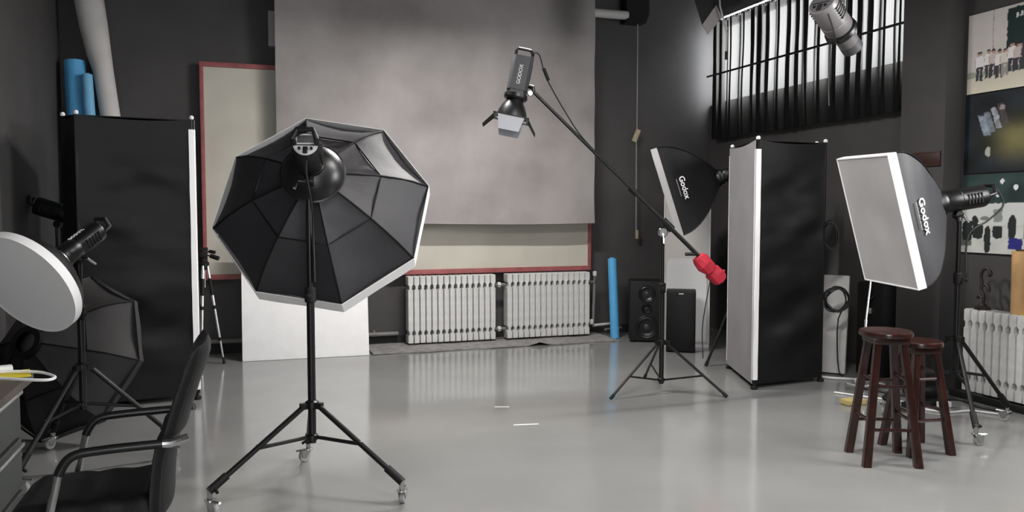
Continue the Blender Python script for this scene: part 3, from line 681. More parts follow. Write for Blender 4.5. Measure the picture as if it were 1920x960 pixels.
# ------------------------------------------------------------------ tall wedge-shaped light banks
def light_bank(near_front, along, out, wf, wb, dep, ztop, label, zb=0.045, vis=1):
    """near_front = floor point of the front edge nearer the camera; along = direction across the front; out = direction the white front faces"""
    a = V((*along, 0)).normalized(); n = V((*out, 0)).normalized(); p0 = V((*near_front, 0))
    fc = p0 + a * wf / 2
    t = thing('light_bank', (fc.x - n.x * dep * 0.4, fc.y - n.y * dep * 0.4, 0), label, 'light bank', 'tall black light banks')
    F0, F1 = p0, p0 + a * wf; B0 = fc - n * dep - a * wb / 2; B1 = fc - n * dep + a * wb / 2
    H = ztop - zb; ctr = fc - n * dep * 0.45
    def face(q0, q1, seed, folds):
        d = (q1 - q0).normalized(); nn = V((d.y, -d.x, 0))
        if nn.dot((q0 + q1) / 2 - ctr) < 0: nn = -nn
        def fn(u, v):
            e = math.sin(PI * u) ** 0.5 * min(1, 6 * v, 6 * (1 - v)) if 0 < u < 1 else 0
            z = v * H
            w = 0
            if folds:
                w = 0.028 * noise.noise(V((u * 1.1 + seed, z * 4.6 + 0.5 * math.sin(u * 3 + seed), seed))) + 0.014 * noise.noise(V((u * 2.6 + seed, z * 9, 4 + seed)))
                w += 0.022 * noise.noise(V((u * 2.0 + z * 2.2, seed, z * 1.0 - u))) * max(0, v - 0.55) * 2
                e *= 1
            else:
                w = 0.012 * noise.noise(V((u * 2 + seed, z * 1.5, seed)))
            dz = -0.02 * math.sin(PI * u) * (1 if v > 0.98 else 0)
            return q0.lerp(q1, u) + nn * (w * e - 0.012 * e) + V((0, 0, zb + z + dz))
        return fn
    obj('side_panel', MB().sheet(face(F0, B0, 1.3, True), 22, 70, 0.003), blackfab, t, ang=70)
    obj('side_panel', MB().sheet(face(F1, B1, 5.1, True), 22, 70, 0.003), blackfab, t, ang=70)
    obj('back_panel', MB().sheet(face(B0, B1, 8.2, True), 8, 50, 0.003), blackfab, t, ang=70)
    obj('front_cloth', MB().sheet(face(F0 + n * 0.012, F1 + n * 0.012, 11.0, False), 22, 40, 0.003), bankfront, t, ang=70)
    for z, nm in ((zb, 'bottom_panel'), (ztop, 'top_panel')):
        mb = MB(); q = [F0, F1, B1, B0]
        mb.add([p + V((0, 0, z)) for p in q] + [p + V((0, 0, z - 0.006)) for p in q], [(0, 1, 2, 3), (7, 6, 5, 4), (0, 4, 5, 1), (1, 5, 6, 2), (2, 6, 7, 3), (3, 7, 4, 0)])
        obj(nm, mb, blackfab, t)
    # white cloth band wrapped round both front edges
    for q, b in ((F0, B0), (F1, B1)):
        d = (b - q).normalized(); o = (q - fc).normalized()
        def bn(u, v):
            z = zb + 0.03 + v * (H - 0.10)
            wv = 0.004 * noise.noise(V((z * 7, q.x, 0)))
            if u < 0.5: p = q + n * 0.016 - a.normalized() * 0 + (fc - q).normalized() * 0.02 * (1 - u * 2)
            else: p = q + o * (0.004 + wv) + d * (u - 0.5) * 2 * 0.036
            return p + o * 0.003 + V((0, 0, z))
        obj('edge_band', MB().sheet(bn, 4, 50, 0.003), bandfab, t, ang=50)
    for q in (F0, F1, B0, B1):
        i = (ctr - q).normalized() * 0.02
        p = q + i * 0.6
        pole = obj('corner_pole', MB().tube([p + V((0, 0, 0.03)), p + V((0, 0, ztop + 0.012))], 0.010, 8), blackmet, t)
        obj('pole_cap', MB().lathe([(0.008, 0), (0.015, 0.004), (0.017, 0.018), (0.010, 0.028), (0, 0.03)], 10, Matrix.Translation(p + V((0, 0, ztop + 0.002)))), bandfab, pole)
        obj('foot', MB().lathe([(0.024, 0), (0.028, 0.006), (0.026, 0.022), (0.012, 0.03), (0.012, 0.05)], 12, Matrix.Translation((p.x, p.y, 0))), matteblk, pole)
    return t, (F0, F1, B0, B1)
light_bank((-0.307, 6.315), (-0.547, 0.837), (0.837, 0.547), 0.85, 0.21, 0.69, 2.06, 'tall black wedge-shaped light bank beside the blue and white paper rolls')
light_bank((3.79, 5.26), (0.355, 0.935), (-0.935, 0.355), 0.85, 0.21, 0.64, 1.945, 'tall black wedge-shaped light bank with white front beside the boom stand')
# cable loops hanging behind the right bank
def coil(c, rx, rz, n, ax, label, name='cable_coil', tail=None, r=0.005):
    pts = []
    ax = V(ax).normalized()
    for i in range(n * 14 + 1):
        a = 2 * PI * i / 14; k = noise.noise(V((i * 0.35, c[0], c[1])))
        pts.append(V(c) + ax * (rx * (1 + 0.35 * k)) * math.cos(a) + V((0, 0, 1)) * rz * (1 + 0.3 * k) * math.sin(a) + V((-ax.y, ax.x, 0)) * 0.03 * noise.noise(V((i * 0.21, 3, c[1]))))
    if tail: pts += [V(p) for p in tail]
    return tag(obj(name, MB().tube(spline(pts, 2), r, 6), blackcab), label, 'cable')
coil((4.575, 5.36, 1.20), 0.055, 0.11, 5, (0.8, -0.6, 0), 'black cable bundle hanging high at the back edge of the light bank', r=0.006)
coil((4.70, 5.41, 0.66), 0.085, 0.10, 6, (0.8, -0.5, 0), 'black cable bundle hanging in front of the grubby polystyrene board', tail=[(4.73, 5.42, 0.5), (4.735, 5.43, 0.25), (4.73, 5.40, 0.06), (4.74, 5.36, 0.02)], r=0.006)

# ------------------------------------------------------------------ boom stand, boom arm, boom light
stand((3.08, 5.45), 1.215, 0.50, 0.385, 0.012, [math.radians(a) for a in (-166, -45, 76)], 'black tripod stand holding the boom arm beside the light bank', cast=False, r=0.019, low=0.09, brace=0.62, slim=True, name='boom_stand')
T0, T1 = V((2.105, 5.69, 2.292)), V((3.435, 5.325, 0.955))
bd = (T1 - T0).normalized()
ba = thing('light_boom', (3.08, 5.42, 1.0), 'long black boom arm slanting up from the tripod stand', 'boom')
mid = T0 + bd * 1.05
obj('front_tube', MB().tube([T0, mid + bd * 0.05], 0.0125, 12), blackmet, ba)
obj('rear_tube', MB().tube([mid, T1 + bd * 0.03], 0.0165, 12), blackmet, ba)
obj('clamp_collar', MB().tube([mid - bd * 0.02, mid + bd * 0.05], 0.023, 12), matteblk, ba)
pv = T0 + bd * 1.44
cl = obj('pivot_clamp', MB().tube([pv - bd * 0.05, pv + bd * 0.05], 0.03, 12).tube([pv, V((3.08, 5.45, 1.20))], 0.02, 10), blackmet, ba)
obj('pivot_handle', MB().lathe([(0.03, -0.02), (0.038, -0.012), (0.038, 0.012), (0.03, 0.02)], 14, frame(V((3.07, 5.43, 1.235)), -vd)).tube([(3.06, 5.41, 1.225), (3.05, 5.38, 1.15)], 0.008, 8), chrome, cl)
obj('cable', MB().tube(spline([T0 + V((-0.03, -0.02, 0.28)), T0 + V((0.04, -0.02, 0.27)), T0 + V((0.10, -0.02, 0.10)), T0 + bd * 0.32 + V((0.03, 0, 0.05)), T0 + bd * 0.55 + V((0, 0, 0.018)), T0 + bd * 0.9 + V((0, 0, 0.016))], 6), 0.005, 6), blackcab, ba)
obj('cable_plug', MB().tube([T0 + V((0.075, -0.02, 0.175)), T0 + V((0.115, -0.02, 0.085))], 0.014, 8), matteblk, ba)
obj('end_stub', MB().tube([T1 + bd * -0.16 + V((0, 0, 0)), T1 + bd * -0.16 + rgt * -0.09], 0.013, 8), blackmet, ba)
# red sandbag: two lobes hanging over the arm
sb = thing('red_sandbag', (T1.x, T1.y, 0.84), 'bright red two-lobed sandbag tied on the lower end of the boom arm', 'sandbag')
def lobe(c, sx, sy, sz, seed):
    mb = MB(); nu, nv = 8, 6
    ea = (bd - fwd * bd.dot(fwd)).normalized(); eb = fwd.cross(ea).normalized()
    def fn(u, v):
        a = 2 * PI * u; b = PI * v
        p = V((math.sin(b) * math.cos(a), math.sin(b) * math.sin(a), math.cos(b)))
        p = V([math.copysign(abs(k) ** 0.75, k) for k in p])
        k = 1 + 0.16 * noise.noise(p * 1.6 + V((seed, 0, 0)))
        return c + ea * p.x * sx * k + fwd * p.y * sy * k + eb * p.z * sz * k
    return mb.grid(fn, nu, nv)
for c, s in ((T1 - bd * 0.075 - upv * 0.02, 1.0), (T1 + bd * 0.055 - upv * 0.015 + fwd * 0.01, 5.0)):
    obj('lobe', lobe(c, 0.100 - 0.004 * s, 0.065, 0.064, s), redcloth, sb, ang=18)
obj('strap', MB().tube([T1 - bd * 0.015 + upv * 0.03, T1 - bd * 0.01 - upv * 0.055], 0.026, 10), redcloth, sb)
obj('tie_end', MB().tube([T1 + bd * 0.09 + upv * 0.01, T1 + bd * 0.09 + rgt * 0.04 + upv * 0.05], [0.02, 0.008], 8), redcloth, sb)
obj('hanging_string', MB().tube(spline([T1 - upv * 0.05, T1 + V((-0.05, 0.0, -0.3)), T1 + V((-0.06, 0.02, -0.48)), T1 + V((-0.05, 0.02, -0.7))], 6), 0.004, 6), blackcab, sb)
# the light on the tip
BA = (-rgt * 0.20 - upv * 0.975 + fwd * -0.02).normalized()
hb = V((0, 0, 1.4)) + (fwd + rgt * ((966 - 960) / 1500) - upv * ((186 - 480) / 1500)) * 6.02
bs, MBm = strobe(hb, BA, tuple(-fwd), 0.315, 0.078, 'black strobe with barn doors hanging from the boom tip', name='boom_strobe', box=True, casing=mat('charcoal_strobe_casing', (0.045, 0.047, 0.052), 0.4), handle=True, stem=None, logo=True)
obj('reflector_bell', MB().lathe([(0.062, -0.01), (0.066, 0.02), (0.088, 0.055), (0.108, 0.10), (0.116, 0.145), (0.112, 0.145), (0.10, 0.10), (0.06, 0.02)], 32, MBm, False, False), blackplas, bs)
obj('gel', MB().lathe([(0.0, 0.146), (0.104, 0.146), (0.104, 0.142), (0, 0.142)], 32, MBm), glassm, bs)
fr = MB()
for a, b in (((-0.135, -0.135, 0.145), (-0.115, 0.135, 0.153)), ((0.115, -0.135, 0.145), (0.135, 0.135, 0.153)), ((-0.135, -0.135, 0.145), (0.135, -0.115, 0.153)), ((-0.135, 0.115, 0.145), (0.135, 0.135, 0.153))): fr.span(a, b, MBm)
obj('door_frame', fr, blackmet, bs)
Lx = MBm.to_3x3() @ V((1, 0, 0))
for k in range(4):
    Mk = MBm @ Matrix.Rotation(k * PI / 2, 4, 'Z') @ Matrix.Translation((0, 0.13, 0.15)) @ Matrix.Rotation(math.radians(-38 if k % 2 else -8), 4, 'X')
    obj('barn_door', MB().prism([(-0.10, 0), (0.10, 0), (0.075, 0.115), (-0.075, 0.115)], -0.001, 0.001, Mk @ Matrix.Rotation(PI / 2, 4, 'X')), matteblk if k % 2 else glassm, bs)
obj('side_bracket', MB().tube([MBm @ V((0, 0, -0.12)), T0 + V((0.0, 0, 0.03)), T0], 0.018, 10), blackmet, bs)
obj('bracket_knob', MB().lathe([(0.018, -0.02), (0.022, 0.0), (0.018, 0.02)], 12, frame(T0 + V((-0.03, -0.02, -0.02)), -fwd)), chrome, bs)

# ------------------------------------------------------------------ right softbox on wheeled stand
SC = V((3.884, 4.074, 1.345)); SX = (-0.226, -0.974, -0.02); SY = (-0.269, 0.043, 0.962)
_, MS = softbox_rect(SC, SX, SY, 0.60, 0.84, 0.36, 'large rectangular softbox with white front tilted down beside the wooden stools', ring=0.09, text=('Godox', 0.080), side_text='x+', bulge=0.82)
SN = V((-0.936, 0.223, -0.272)).normalized()
rst = (4.37, 3.935)
strobe(SC - SN * 0.375, (-0.955, 0.225, -0.15), (0, 0, 1), 0.32, 0.072, 'black strobe behind the large rectangular softbox on the wall side', stem=(rst[0], rst[1], 1.33), handle=True, logo=False,
       cable=[SC - SN * 0.80 + V((0, 0, -0.02)), SC - SN * 0.82 + V((0, -0.03, -0.13)), SC - SN * 0.72 + V((0, -0.03, -0.2)), V((4.42, 3.91, 1.24)), V((4.40, 3.90, 1.0))])
stand(rst, 1.345, 0.43, 0.575, 0.115, [math.radians(a) for a in (-122, -4, 116)], 'black wheeled light stand carrying the rectangular softbox by the side wall radiator', r=0.018)

# ------------------------------------------------------------------ small softbox by the back corner
N2 = V((-0.83, 0.47, -0.30)).normalized(); X2 = V((0, 0, 1)).cross(N2).normalized(); Y2 = N2.cross(X2)
C2 = V((3.72, 6.47, 1.565))
softbox_rect(C2, X2, Y2, 0.55, 0.80, 0.44, 'black softbox seen from the side between boom stand and light bank', ring=0.07, text=('Godox', 0.072), side_text='x+', bulge=0.70, mats=(blackfab, whitefab, whitefab))
s2 = (4.26, 6.19)
strobe(C2 - N2 * 0.46, N2, (0, 0, 1), 0.34, 0.062, 'black strobe behind the small side-facing softbox', stem=(s2[0], s2[1], 1.53), logo=False)
stand(s2, 1.545, 0.30, 0.60, 0.012, [math.radians(a) for a in (178, 58, -62)], 'black tripod light stand behind the white front of the light bank', cast=False, r=0.016)

# ------------------------------------------------------------------ stools
def stool(c, h, rs, seatr, rot, label):
    t = thing('bar_stool', (c[0], c[1], 0), label, 'stool', 'dark wooden bar stools')
    obj('seat', MB().lathe([(seatr * 0.90, h - 0.034), (seatr * 0.985, h - 0.029), (seatr, h - 0.018), (seatr * 0.985, h - 0.006), (seatr * 0.93, h), (seatr * 0.5, h - 0.003), (0, h - 0.004)], 36, Matrix.Translation((c[0], c[1], 0))), stoolw, t)
    obj('seat_block', MB().box((c[0], c[1], h - 0.05), (seatr * 1.35, seatr * 1.35, 0.036), Matrix.Translation((c[0], c[1], 0)) @ Matrix.Rotation(rot, 4, 'Z') @ Matrix.Translation((-c[0], -c[1], 0)), 0.004), stoolw, t)
    F_, Tp = [], []
    for k in range(4):
        a = rot + PI / 4 + k * PI / 2
        F_.append(V((c[0] + rs * math.cos(a), c[1] + rs * math.sin(a), 0))); Tp.append(V((c[0] + seatr * 0.66 * math.cos(a), c[1] + seatr * 0.66 * math.sin(a), h - 0.03)))
        d = (F_[k] - Tp[k]); x = V((math.cos(rot), math.sin(rot), 0)); y = V((-x.y, x.x, 0)); mb = MB()
        q = [(1, 0.72), (0.72, 1), (-0.72, 1), (-1, 0.72), (-1, -0.72), (-0.72, -1), (0.72, -1), (1, -0.72)]
        vs = []
        for p, s in ((Tp[k], 0.0185), (Tp[k].lerp(F_[k], 0.55), 0.0205), (F_[k], 0.0225)): vs += [p + x * u * s + y * v * s for u, v in q]
        fs = [(i * 8 + j, i * 8 + (j + 1) % 8, i * 8 + 8 + (j + 1) % 8, i * 8 + 8 + j) for i in range(2) for j in range(8)] + [tuple(range(8))[::-1], tuple(range(16, 24))]
        obj('leg', mb.add(vs, fs), stoolw, t)
    for k in range(4):
        for hh, r in (((0.20 if k % 2 == 0 else 0.245), 0.0095), ((0.435 if k % 2 == 0 else 0.47), 0.0095)):
            f = 1 - hh / (h - 0.03); a = Tp[k].lerp(F_[k], f); b = Tp[(k + 1) % 4].lerp(F_[(k + 1) % 4], f)
            obj('rung', MB().tube([a, b], r, 8), stoolw, t)
    return t
stool((3.405, 3.526), 0.735, 0.195, 0.142, math.radians(-22.5), 'taller dark red wooden bar stool in front of its lower twin')
stool((3.735, 3.615), 0.648, 0.182, 0.130, math.radians(-8), 'lower dark red wooden bar stool half behind the taller one')

# ------------------------------------------------------------------ white panel, rolls, tripod, speakers
tag(obj('foam_board', MB().box((0, 0, 0.585), (1.166, 0.03, 1.17), Matrix.Translation((0.586, 7.757, 0)) @ Matrix.Rotation(-0.035, 4, 'Z') @ Matrix.Rotation(math.radians(-9), 4, 'X'), 0.003), whiteboard), 'plain white panel leaning on the wall under the cream board', 'panel')
def roll(name, pts, r, m, label, cat='paper roll', group=None, core=None, hollow=True):
    t = thing(name, tuple(V(pts[0])), label, cat, group)
    obj('sheet', MB().tube(pts, r, 24), m, t)
    rr = r if not isinstance(r, (list, tuple)) else r[-1]
    a, b = V(pts[-1]), V(pts[-2]); d = (a - b).normalized()
    obj('core', MB().lathe([(rr * 0.35, -0.02), (rr * 0.5, -0.02), (rr * 0.5, 0.012), (rr * 0.35, 0.012), (rr * 0.35, -0.02)], 16, frame(a, d, (1, 0, 0)), False, False), core or tan, t)
    return t
roll('white_paper_roll', [(-0.86, 7.98, 0.0), (-1.085, 8.06, 2.25), (-1.135, 8.075, 2.66), (-1.165, 8.08, 2.80), (-1.205, 8.09, 3.05), (-1.26, 8.11, 3.45), (-1.30, 8.12, 3.75)], [0.083, 0.083, 0.085, 0.102, 0.118, 0.125, 0.125], whitep, 'tall white paper roll leaning in the corner beside the blue roll')
roll('blue_paper_roll', [(-1.28, 7.97, 0.0), (-1.35, 8.08, 2.2), (-1.37, 8.12, 2.735)], 0.088, bluep, 'thick deep blue paper roll standing in the corner behind the light bank', core=bluep)
roll('pale_blue_paper_roll', [(-1.14, 7.84, 0.0), (-1.235, 7.965, 2.2), (-1.255, 7.99, 2.60)], 0.046, bluep2, 'thinner paler blue paper roll between the deep blue and white rolls', core=bluep)
tag(obj('brown_tube', MB().tube([(-1.10, 8.2, 0.0), (-1.225, 8.24, 2.30), (-1.245, 8.25, 2.82)], 0.04, 16), brownp), 'dark brown tube standing between the blue and white rolls', 'tube')
roll('blue_paper_roll', [(3.885, 7.90, 0.0), (3.885, 7.985, 0.872)], 0.049, bluep, 'slim blue paper roll standing by the wall beside the black loudspeaker', core=bluep)

tp = thing('camera_tripod', (-0.28, 7.75, 0), 'silver legged photo tripod standing between light bank and white panel', 'tripod')
hx, hy = -0.315, 7.80
for fx, fy in ((-0.155, 7.722), (-0.345, 7.62), (-0.365, 7.95)):
    p0 = V((hx, hy, 0.90)); p0 += (V((fx, fy, 0)) - V((hx, hy, 0))).normalized() * 0.035; p1 = V((fx, fy, 0.0)); L = lambda f: p0.lerp(p1, f)
    lg = obj('leg', MB().tube([L(0), L(0.42)], 0.0125, 10).tube([L(0.40), L(0.74)], 0.0105, 10).tube([L(0.72), L(0.96)], 0.0085, 10), alu, tp)
    obj('foam_grip', MB().tube([L(0.13), L(0.30)], 0.017, 10), matteblk, lg)
    obj('leg_lock', MB().tube([L(0.405), L(0.44)], 0.019, 10).tube([L(0.73), L(0.765)], 0.017, 10), matteblk, lg)
    obj('rubber_foot', MB().tube([L(0.93), L(1.0)], [0.010, 0.014], 10), matteblk, lg)
obj('spider', MB().lathe([(0.02, 0.86), (0.045, 0.875), (0.048, 0.925), (0.03, 0.94)], 14, Matrix.Translation((hx, hy, 0))), matteblk, tp)
obj('centre_column', MB().tube([(hx, hy, 0.70), (hx, hy, 1.0)], 0.013, 10), alu, tp)
hd = obj('pan_head', MB().box((hx, hy, 1.0), (0.07, 0.07, 0.055), bev=0.012).lathe([(0.022, 0.925), (0.034, 0.935), (0.034, 0.97), (0.02, 0.98)], 14, Matrix.Translation((hx, hy, 0))).box((hx, hy, 1.05), (0.075, 0.06, 0.03), bev=0.006), matteblk, tp)
obj('pan_handle', MB().tube([(hx, hy, 1.0), (hx + 0.07, hy - 0.03, 0.985)], 0.006, 8).tube([(hx + 0.06, hy - 0.03, 0.99), (hx + 0.13, hy - 0.06, 0.965)], 0.02, 10), matteblk, hd)
obj('side_knob', MB().tube([(hx, hy, 1.02), (hx + 0.05, hy - 0.02, 1.03)], 0.006, 8).tube([(hx + 0.05, hy - 0.02, 1.03), (hx + 0.10, hy - 0.04, 1.02)], 0.016, 10), matteblk, hd)

def facing(x, y, ang):
    return Matrix.Translation((x, y, 0)) @ Matrix.Rotation(ang, 4, 'Z')
# loudspeaker with bare drivers
lp = thing('loudspeaker', (4.14, 7.66, 0), 'black floor loudspeaker with three bare round drivers beside the blue roll', 'loudspeaker')
Ml = facing(4.14, 7.68, math.radians(-24))
obj('cabinet', MB().box((0, 0, 0.335), (0.35, 0.32, 0.64), Ml, 0.012), matteblk, lp)
for k, (zz, rr) in enumerate(((0.52, 0.085), (0.36, 0.05), (0.165, 0.115))):
    Mk = Ml @ Matrix.Translation((0, -0.16, zz)) @ Matrix.Rotation(PI / 2, 4, 'X')
    dr = obj('driver', MB().lathe([(rr, -0.004), (rr * 1.08, 0.004), (rr * 1.0, 0.012), (rr * 0.9, 0.008), (rr * 0.82, 0.012), (rr * 0.4, -0.01), (rr * 0.32, -0.012)], 28, Mk, False, True), blackplas, lp)
    obj('dust_cap', MB().lathe([(rr * 0.34, -0.012), (rr * 0.28, 0.0), (rr * 0.14, 0.007), (0, 0.009)], 20, Mk), conem, dr)
ft = MB()
for sx in (-0.13, 0.13):
    for sy in (-0.12, 0.12): ft.lathe([(0.02, 0), (0.022, 0.016)], 10, Ml @ Matrix.Translation((sx, sy, 0)))
obj('feet', ft, matteblk, lp)
l2 = thing('loudspeaker', (4.17, 6.85, 0), 'black loudspeaker with plain cloth grille in front of the white air conditioner', 'loudspeaker')
Ml = facing(4.16, 6.98, math.radians(-31))
obj('cabinet', MB().box((0, 0.02, 0.305), (0.285, 0.24, 0.61), Ml, 0.006), matteblk, l2)
obj('grille', MB().box((0, -0.115, 0.31), (0.268, 0.035, 0.585), Ml, 0.008), blackfab, l2)
obj('name_plate', MB().box((0, -0.134, 0.585), (0.045, 0.004, 0.010), Ml), silverpan, l2)
# floor-standing air conditioner
ac = thing('air_conditioner', (4.46, 7.22, 0), 'tall white floor-standing air conditioner in the back corner', 'air conditioner')
Ma = facing(4.40, 7.28, math.radians(-31))
obj('body', MB().box((0, 0, 0.88), (0.47, 0.30, 1.70), Ma, 0.012), acm, ac)
obj('plinth', MB().box((0, 0.0, 0.02), (0.46, 0.29, 0.04), Ma), acm2, ac)
arch = [(-0.20, 0.06), (0.20, 0.06), (0.20, 0.84), (0.195, 0.875), (0.175, 0.90), (0.14, 0.91), (-0.14, 0.91), (-0.175, 0.90), (-0.195, 0.875), (-0.20, 0.84)]
obj('lower_panel', MB().prism(arch, 0, 0.012, Ma @ Matrix.Translation((0, -0.15, 0)) @ Matrix.Rotation(PI / 2, 4, 'X')), acm2, ac)
dp = obj('display_panel', MB().box((0.10, -0.152, 1.30), (0.09, 0.008, 0.10), Ma, 0.003), acm2, ac)
obj('display_slot', MB().box((0.10, -0.157, 1.345), (0.075, 0.004, 0.008), Ma).box((0.10, -0.157, 1.262), (0.065, 0.004, 0.007), Ma).box((0.115, -0.157, 1.31), (0.02, 0.004, 0.04), Ma), greyplas, dp)
for k in range(7): obj('louvre', MB().box((0, -0.152, 1.44 + k * 0.034), (0.40, 0.012, 0.014), Ma, 0.002), acm2, ac)
for s in (-1, 1): obj('side_trim', MB().box((s * 0.225, -0.152, 0.88), (0.016, 0.008, 1.66), Ma, 0.002), acm2, ac)

# ------------------------------------------------------------------ right corner clutter
fb = MB().box((0, 0, 0.42), (0.43, 0.05, 0.84), Matrix.Translation((4.715, 5.63, 0.012)) @ Matrix.Rotation(math.radians(-50), 4, 'Z') @ Matrix.Rotation(math.radians(-10), 4, 'X'), 0.006)
tag(obj('polystyrene_board', fb, styro), 'grubby white polystyrene board leaning behind the light bank', 'board')
cs = thing('equipment_case', (5.10, 5.45, 0), 'black upright equipment case standing against the wall by the pillar', 'case')
obj('body', MB().box((5.155, 5.38, 0.40), (0.28, 0.30, 0.79), bev=0.02), matteblk, cs)
obj('latch', MB().box((5.01, 5.36, 0.56), (0.012, 0.04, 0.05), bev=0.003), chrome, cs)
obj('handle', MB().tube([(5.018, 5.33, 0.70), (4.99, 5.34, 0.66), (4.99, 5.42, 0.66), (5.018, 5.43, 0.70)], 0.008, 8), matteblk, cs)
obj('foot', MB().box((5.06, 5.29, 0.004), (0.06, 0.06, 0.008)).box((5.06, 5.46, 0.004), (0.06, 0.06, 0.008)), matteblk, cs)
lt = thing('leaning_tube', (4.72, 5.15, 0), 'silver telescopic tube leaning on the black equipment case', 'tube')
obj('lower_tube', MB().tube([(4.76, 5.16, 0.0), (4.88, 5.27, 0.50)], 0.013, 10), alu, lt)
obj('upper_tube', MB().tube([(4.877, 5.267, 0.49), (4.995, 5.345, 0.86)], 0.009, 10), alu, lt)
# cables and bits on the floor
def floor_cable(pts, r, m, label, name='floor_cable'):
    return tag(obj(name, MB().tube(spline([(x, y, r + z) for x, y, z in pts], 6), r, 6), m), label, 'cable')
floor_cable([(4.55, 5.62, 0), (4.62, 5.40, 0), (4.80, 5.25, 0), (4.86, 5.05, 0), (4.80, 4.95, 0.0), (4.98, 4.80, 0), (4.9, 4.62, 0.0)], 0.011, whitecab, 'white cable lying on the floor from the polystyrene board to the pillar')
floor_cable([(4.62, 5.18, 0), (4.68, 5.05, 0), (4.79, 5.06, 0.03), (4.80, 5.16, 0.06), (4.72, 5.2, 0.02), (4.66, 5.1, 0)], 0.006, whitecab, 'thin white cable loop on the floor by the polystyrene board')
floor_cable([(4.30, 4.95, 0), (4.42, 4.75, 0), (4.55, 4.55, 0), (4.52, 4.35, 0), (4.62, 4.20, 0.0), (4.80, 4.18, 0), (4.9, 4.05, 0)], 0.008, whitecab, 'grey white cable winding over the floor behind the stools')
floor_cable([(4.6, 5.0, 0.0), (4.72, 4.70, 0), (4.85, 4.55, 0.0), (5.0, 4.45, 0.0), (4.95, 4.25, 0), (5.02, 4.05, 0.0)], 0.009, blackcab, 'black cable trailing over the floor along the radiator')
tag(obj('power_strip', MB().box((4.60, 4.42, 0.022), (0.30, 0.06, 0.036), Matrix.Identity(4), 0.006), blackplas), 'black power strip on the floor behind the stools', 'power strip')
bg = MB().grid(lambda u, v: (4.83 + 0.17 * math.cos(2 * PI * u) * math.sin(PI * v / 1.0) ** 0.7 * (1 + 0.2 * noise.noise(V((u * 5, v * 3, 0)))), 4.62 + 0.12 * math.sin(2 * PI * u) * math.sin(PI * v) ** 0.7, 0.062 - 0.06 * math.cos(PI * v) * (1 + 0.15 * noise.noise(V((u * 4, v * 2, 8))))), 20, 10)
tag(obj('black_pouch', bg, blackfab, ang=60), 'crumpled black cloth pouch on the floor under the rectangular softbox', 'bag')
tag(obj('yellow_block', MB().box((4.18, 4.62, 0.022), (0.16, 0.09, 0.04), Matrix.Identity(4), 0.008), mat('dull_yellow_plastic', (0.45, 0.36, 0.14), 0.6)), 'dull yellow plastic block on the floor behind the stools', 'block')
tag(obj('white_adapter', MB().box((4.73, 4.34, 0.022), (0.09, 0.05, 0.04), Matrix.Identity(4), 0.006), whitecab), 'small white plug adapter on the floor by the black pouch', 'adapter')
tag(obj('base_rail', MB().span((5.075, 3.5, 0.004), (5.105, 4.62, 0.05), bev=0.004), matteblk), 'black rail on the floor along the front of the side wall radiator', 'rail')
# things on top of the side radiator
rt_z = 0.055 + 0.615
roll('cardboard_tube', [(5.20, 4.165, rt_z), (5.20, 4.17, rt_z + 0.445)], 0.052, tan, 'tan cardboard tube standing upright on the side wall radiator', 'tube', core=brownp)
tag(obj('yellow_cloth', MB().grid(lambda u, v: (5.14 + 0.1 * u, 4.105 - 0.09 * v, rt_z + 0.004 + 0.035 * math.sin(PI * u) * math.sin(PI * v) * (1 + 0.5 * noise.noise(V((u * 4, v * 4, 0))))), 10, 8), mat('yellow_green_cloth', (0.55, 0.52, 0.05), 0.8)), 'yellow cloth lying on the radiator beside the cardboard tube', 'cloth')
on = thing('iron_ornament', (5.19, 4.45, rt_z), 'dark curled iron ornament standing on the side wall radiator', 'ornament')
obj('base', MB().lathe([(0.055, 0), (0.058, 0.012), (0.03, 0.028), (0.02, 0.045)], 16, Matrix.Translation((5.19, 4.45, rt_z))), castiron, on)
Q = lambda a, b: V((5.19, 4.45 - a, rt_z + b))
obj('stem', MB().tube(spline([Q(0, 0.03), Q(0.01, 0.10), Q(-0.015, 0.15), Q(-0.01, 0.20), Q(-0.02, 0.25), Q(0.0, 0.295), Q(0.035, 0.305), Q(0.055, 0.285)], 6), 0.011, 8), castiron, on)
obj('curl', MB().tube(spline([Q(0.055, 0.285), Q(0.06, 0.265), Q(0.045, 0.255)], 6), 0.013, 8), castiron, on)
obj('leaf', MB().tube(spline([Q(-0.01, 0.17), Q(0.025, 0.185), Q(0.045, 0.165), Q(0.05, 0.135)], 6), [0.008] * 6 + [0.014] * 8 + [0.012] * 5, 8), castiron, on)
obj('leaf', MB().tube(spline([Q(0.0, 0.09), Q(-0.03, 0.10), Q(-0.045, 0.08)], 6), 0.011, 8), castiron, on)

# ------------------------------------------------------------------ ceiling gear
CA = (rgt * 0.66 - upv * 0.50 + fwd * 0.54).normalized()
ccen = V((0, 0, 1.4)) + (fwd + rgt * ((1566 - 960) / 1500) - upv * ((42 - 480) / 1500)) * 5.2
top0 = ccen + V((0.03, 0.02, 0.10))
cs_, MC = strobe(ccen + CA * 0.10, CA, (0, 0, 1), 0.29, 0.092, 'grey strobe hanging from the ceiling in front of the backlit curtain', name='ceiling_strobe', casing=lampwhite, handle=False, logo=False, panel=greyplas, group='black studio strobes')
obj('snoot', MB().lathe([(0.07, 0.0), (0.066, 0.10), (0.062, 0.16), (0.056, 0.165), (0.06, 0.10), (0.064, 0.0)], 28, MC, False, False), lampwhite, cs_)
obj('snoot_cap', MB().lathe([(0.068, 0.10), (0.069, 0.16), (0.055, 0.17), (0.0, 0.172)], 28, MC), greyplas, cs_)
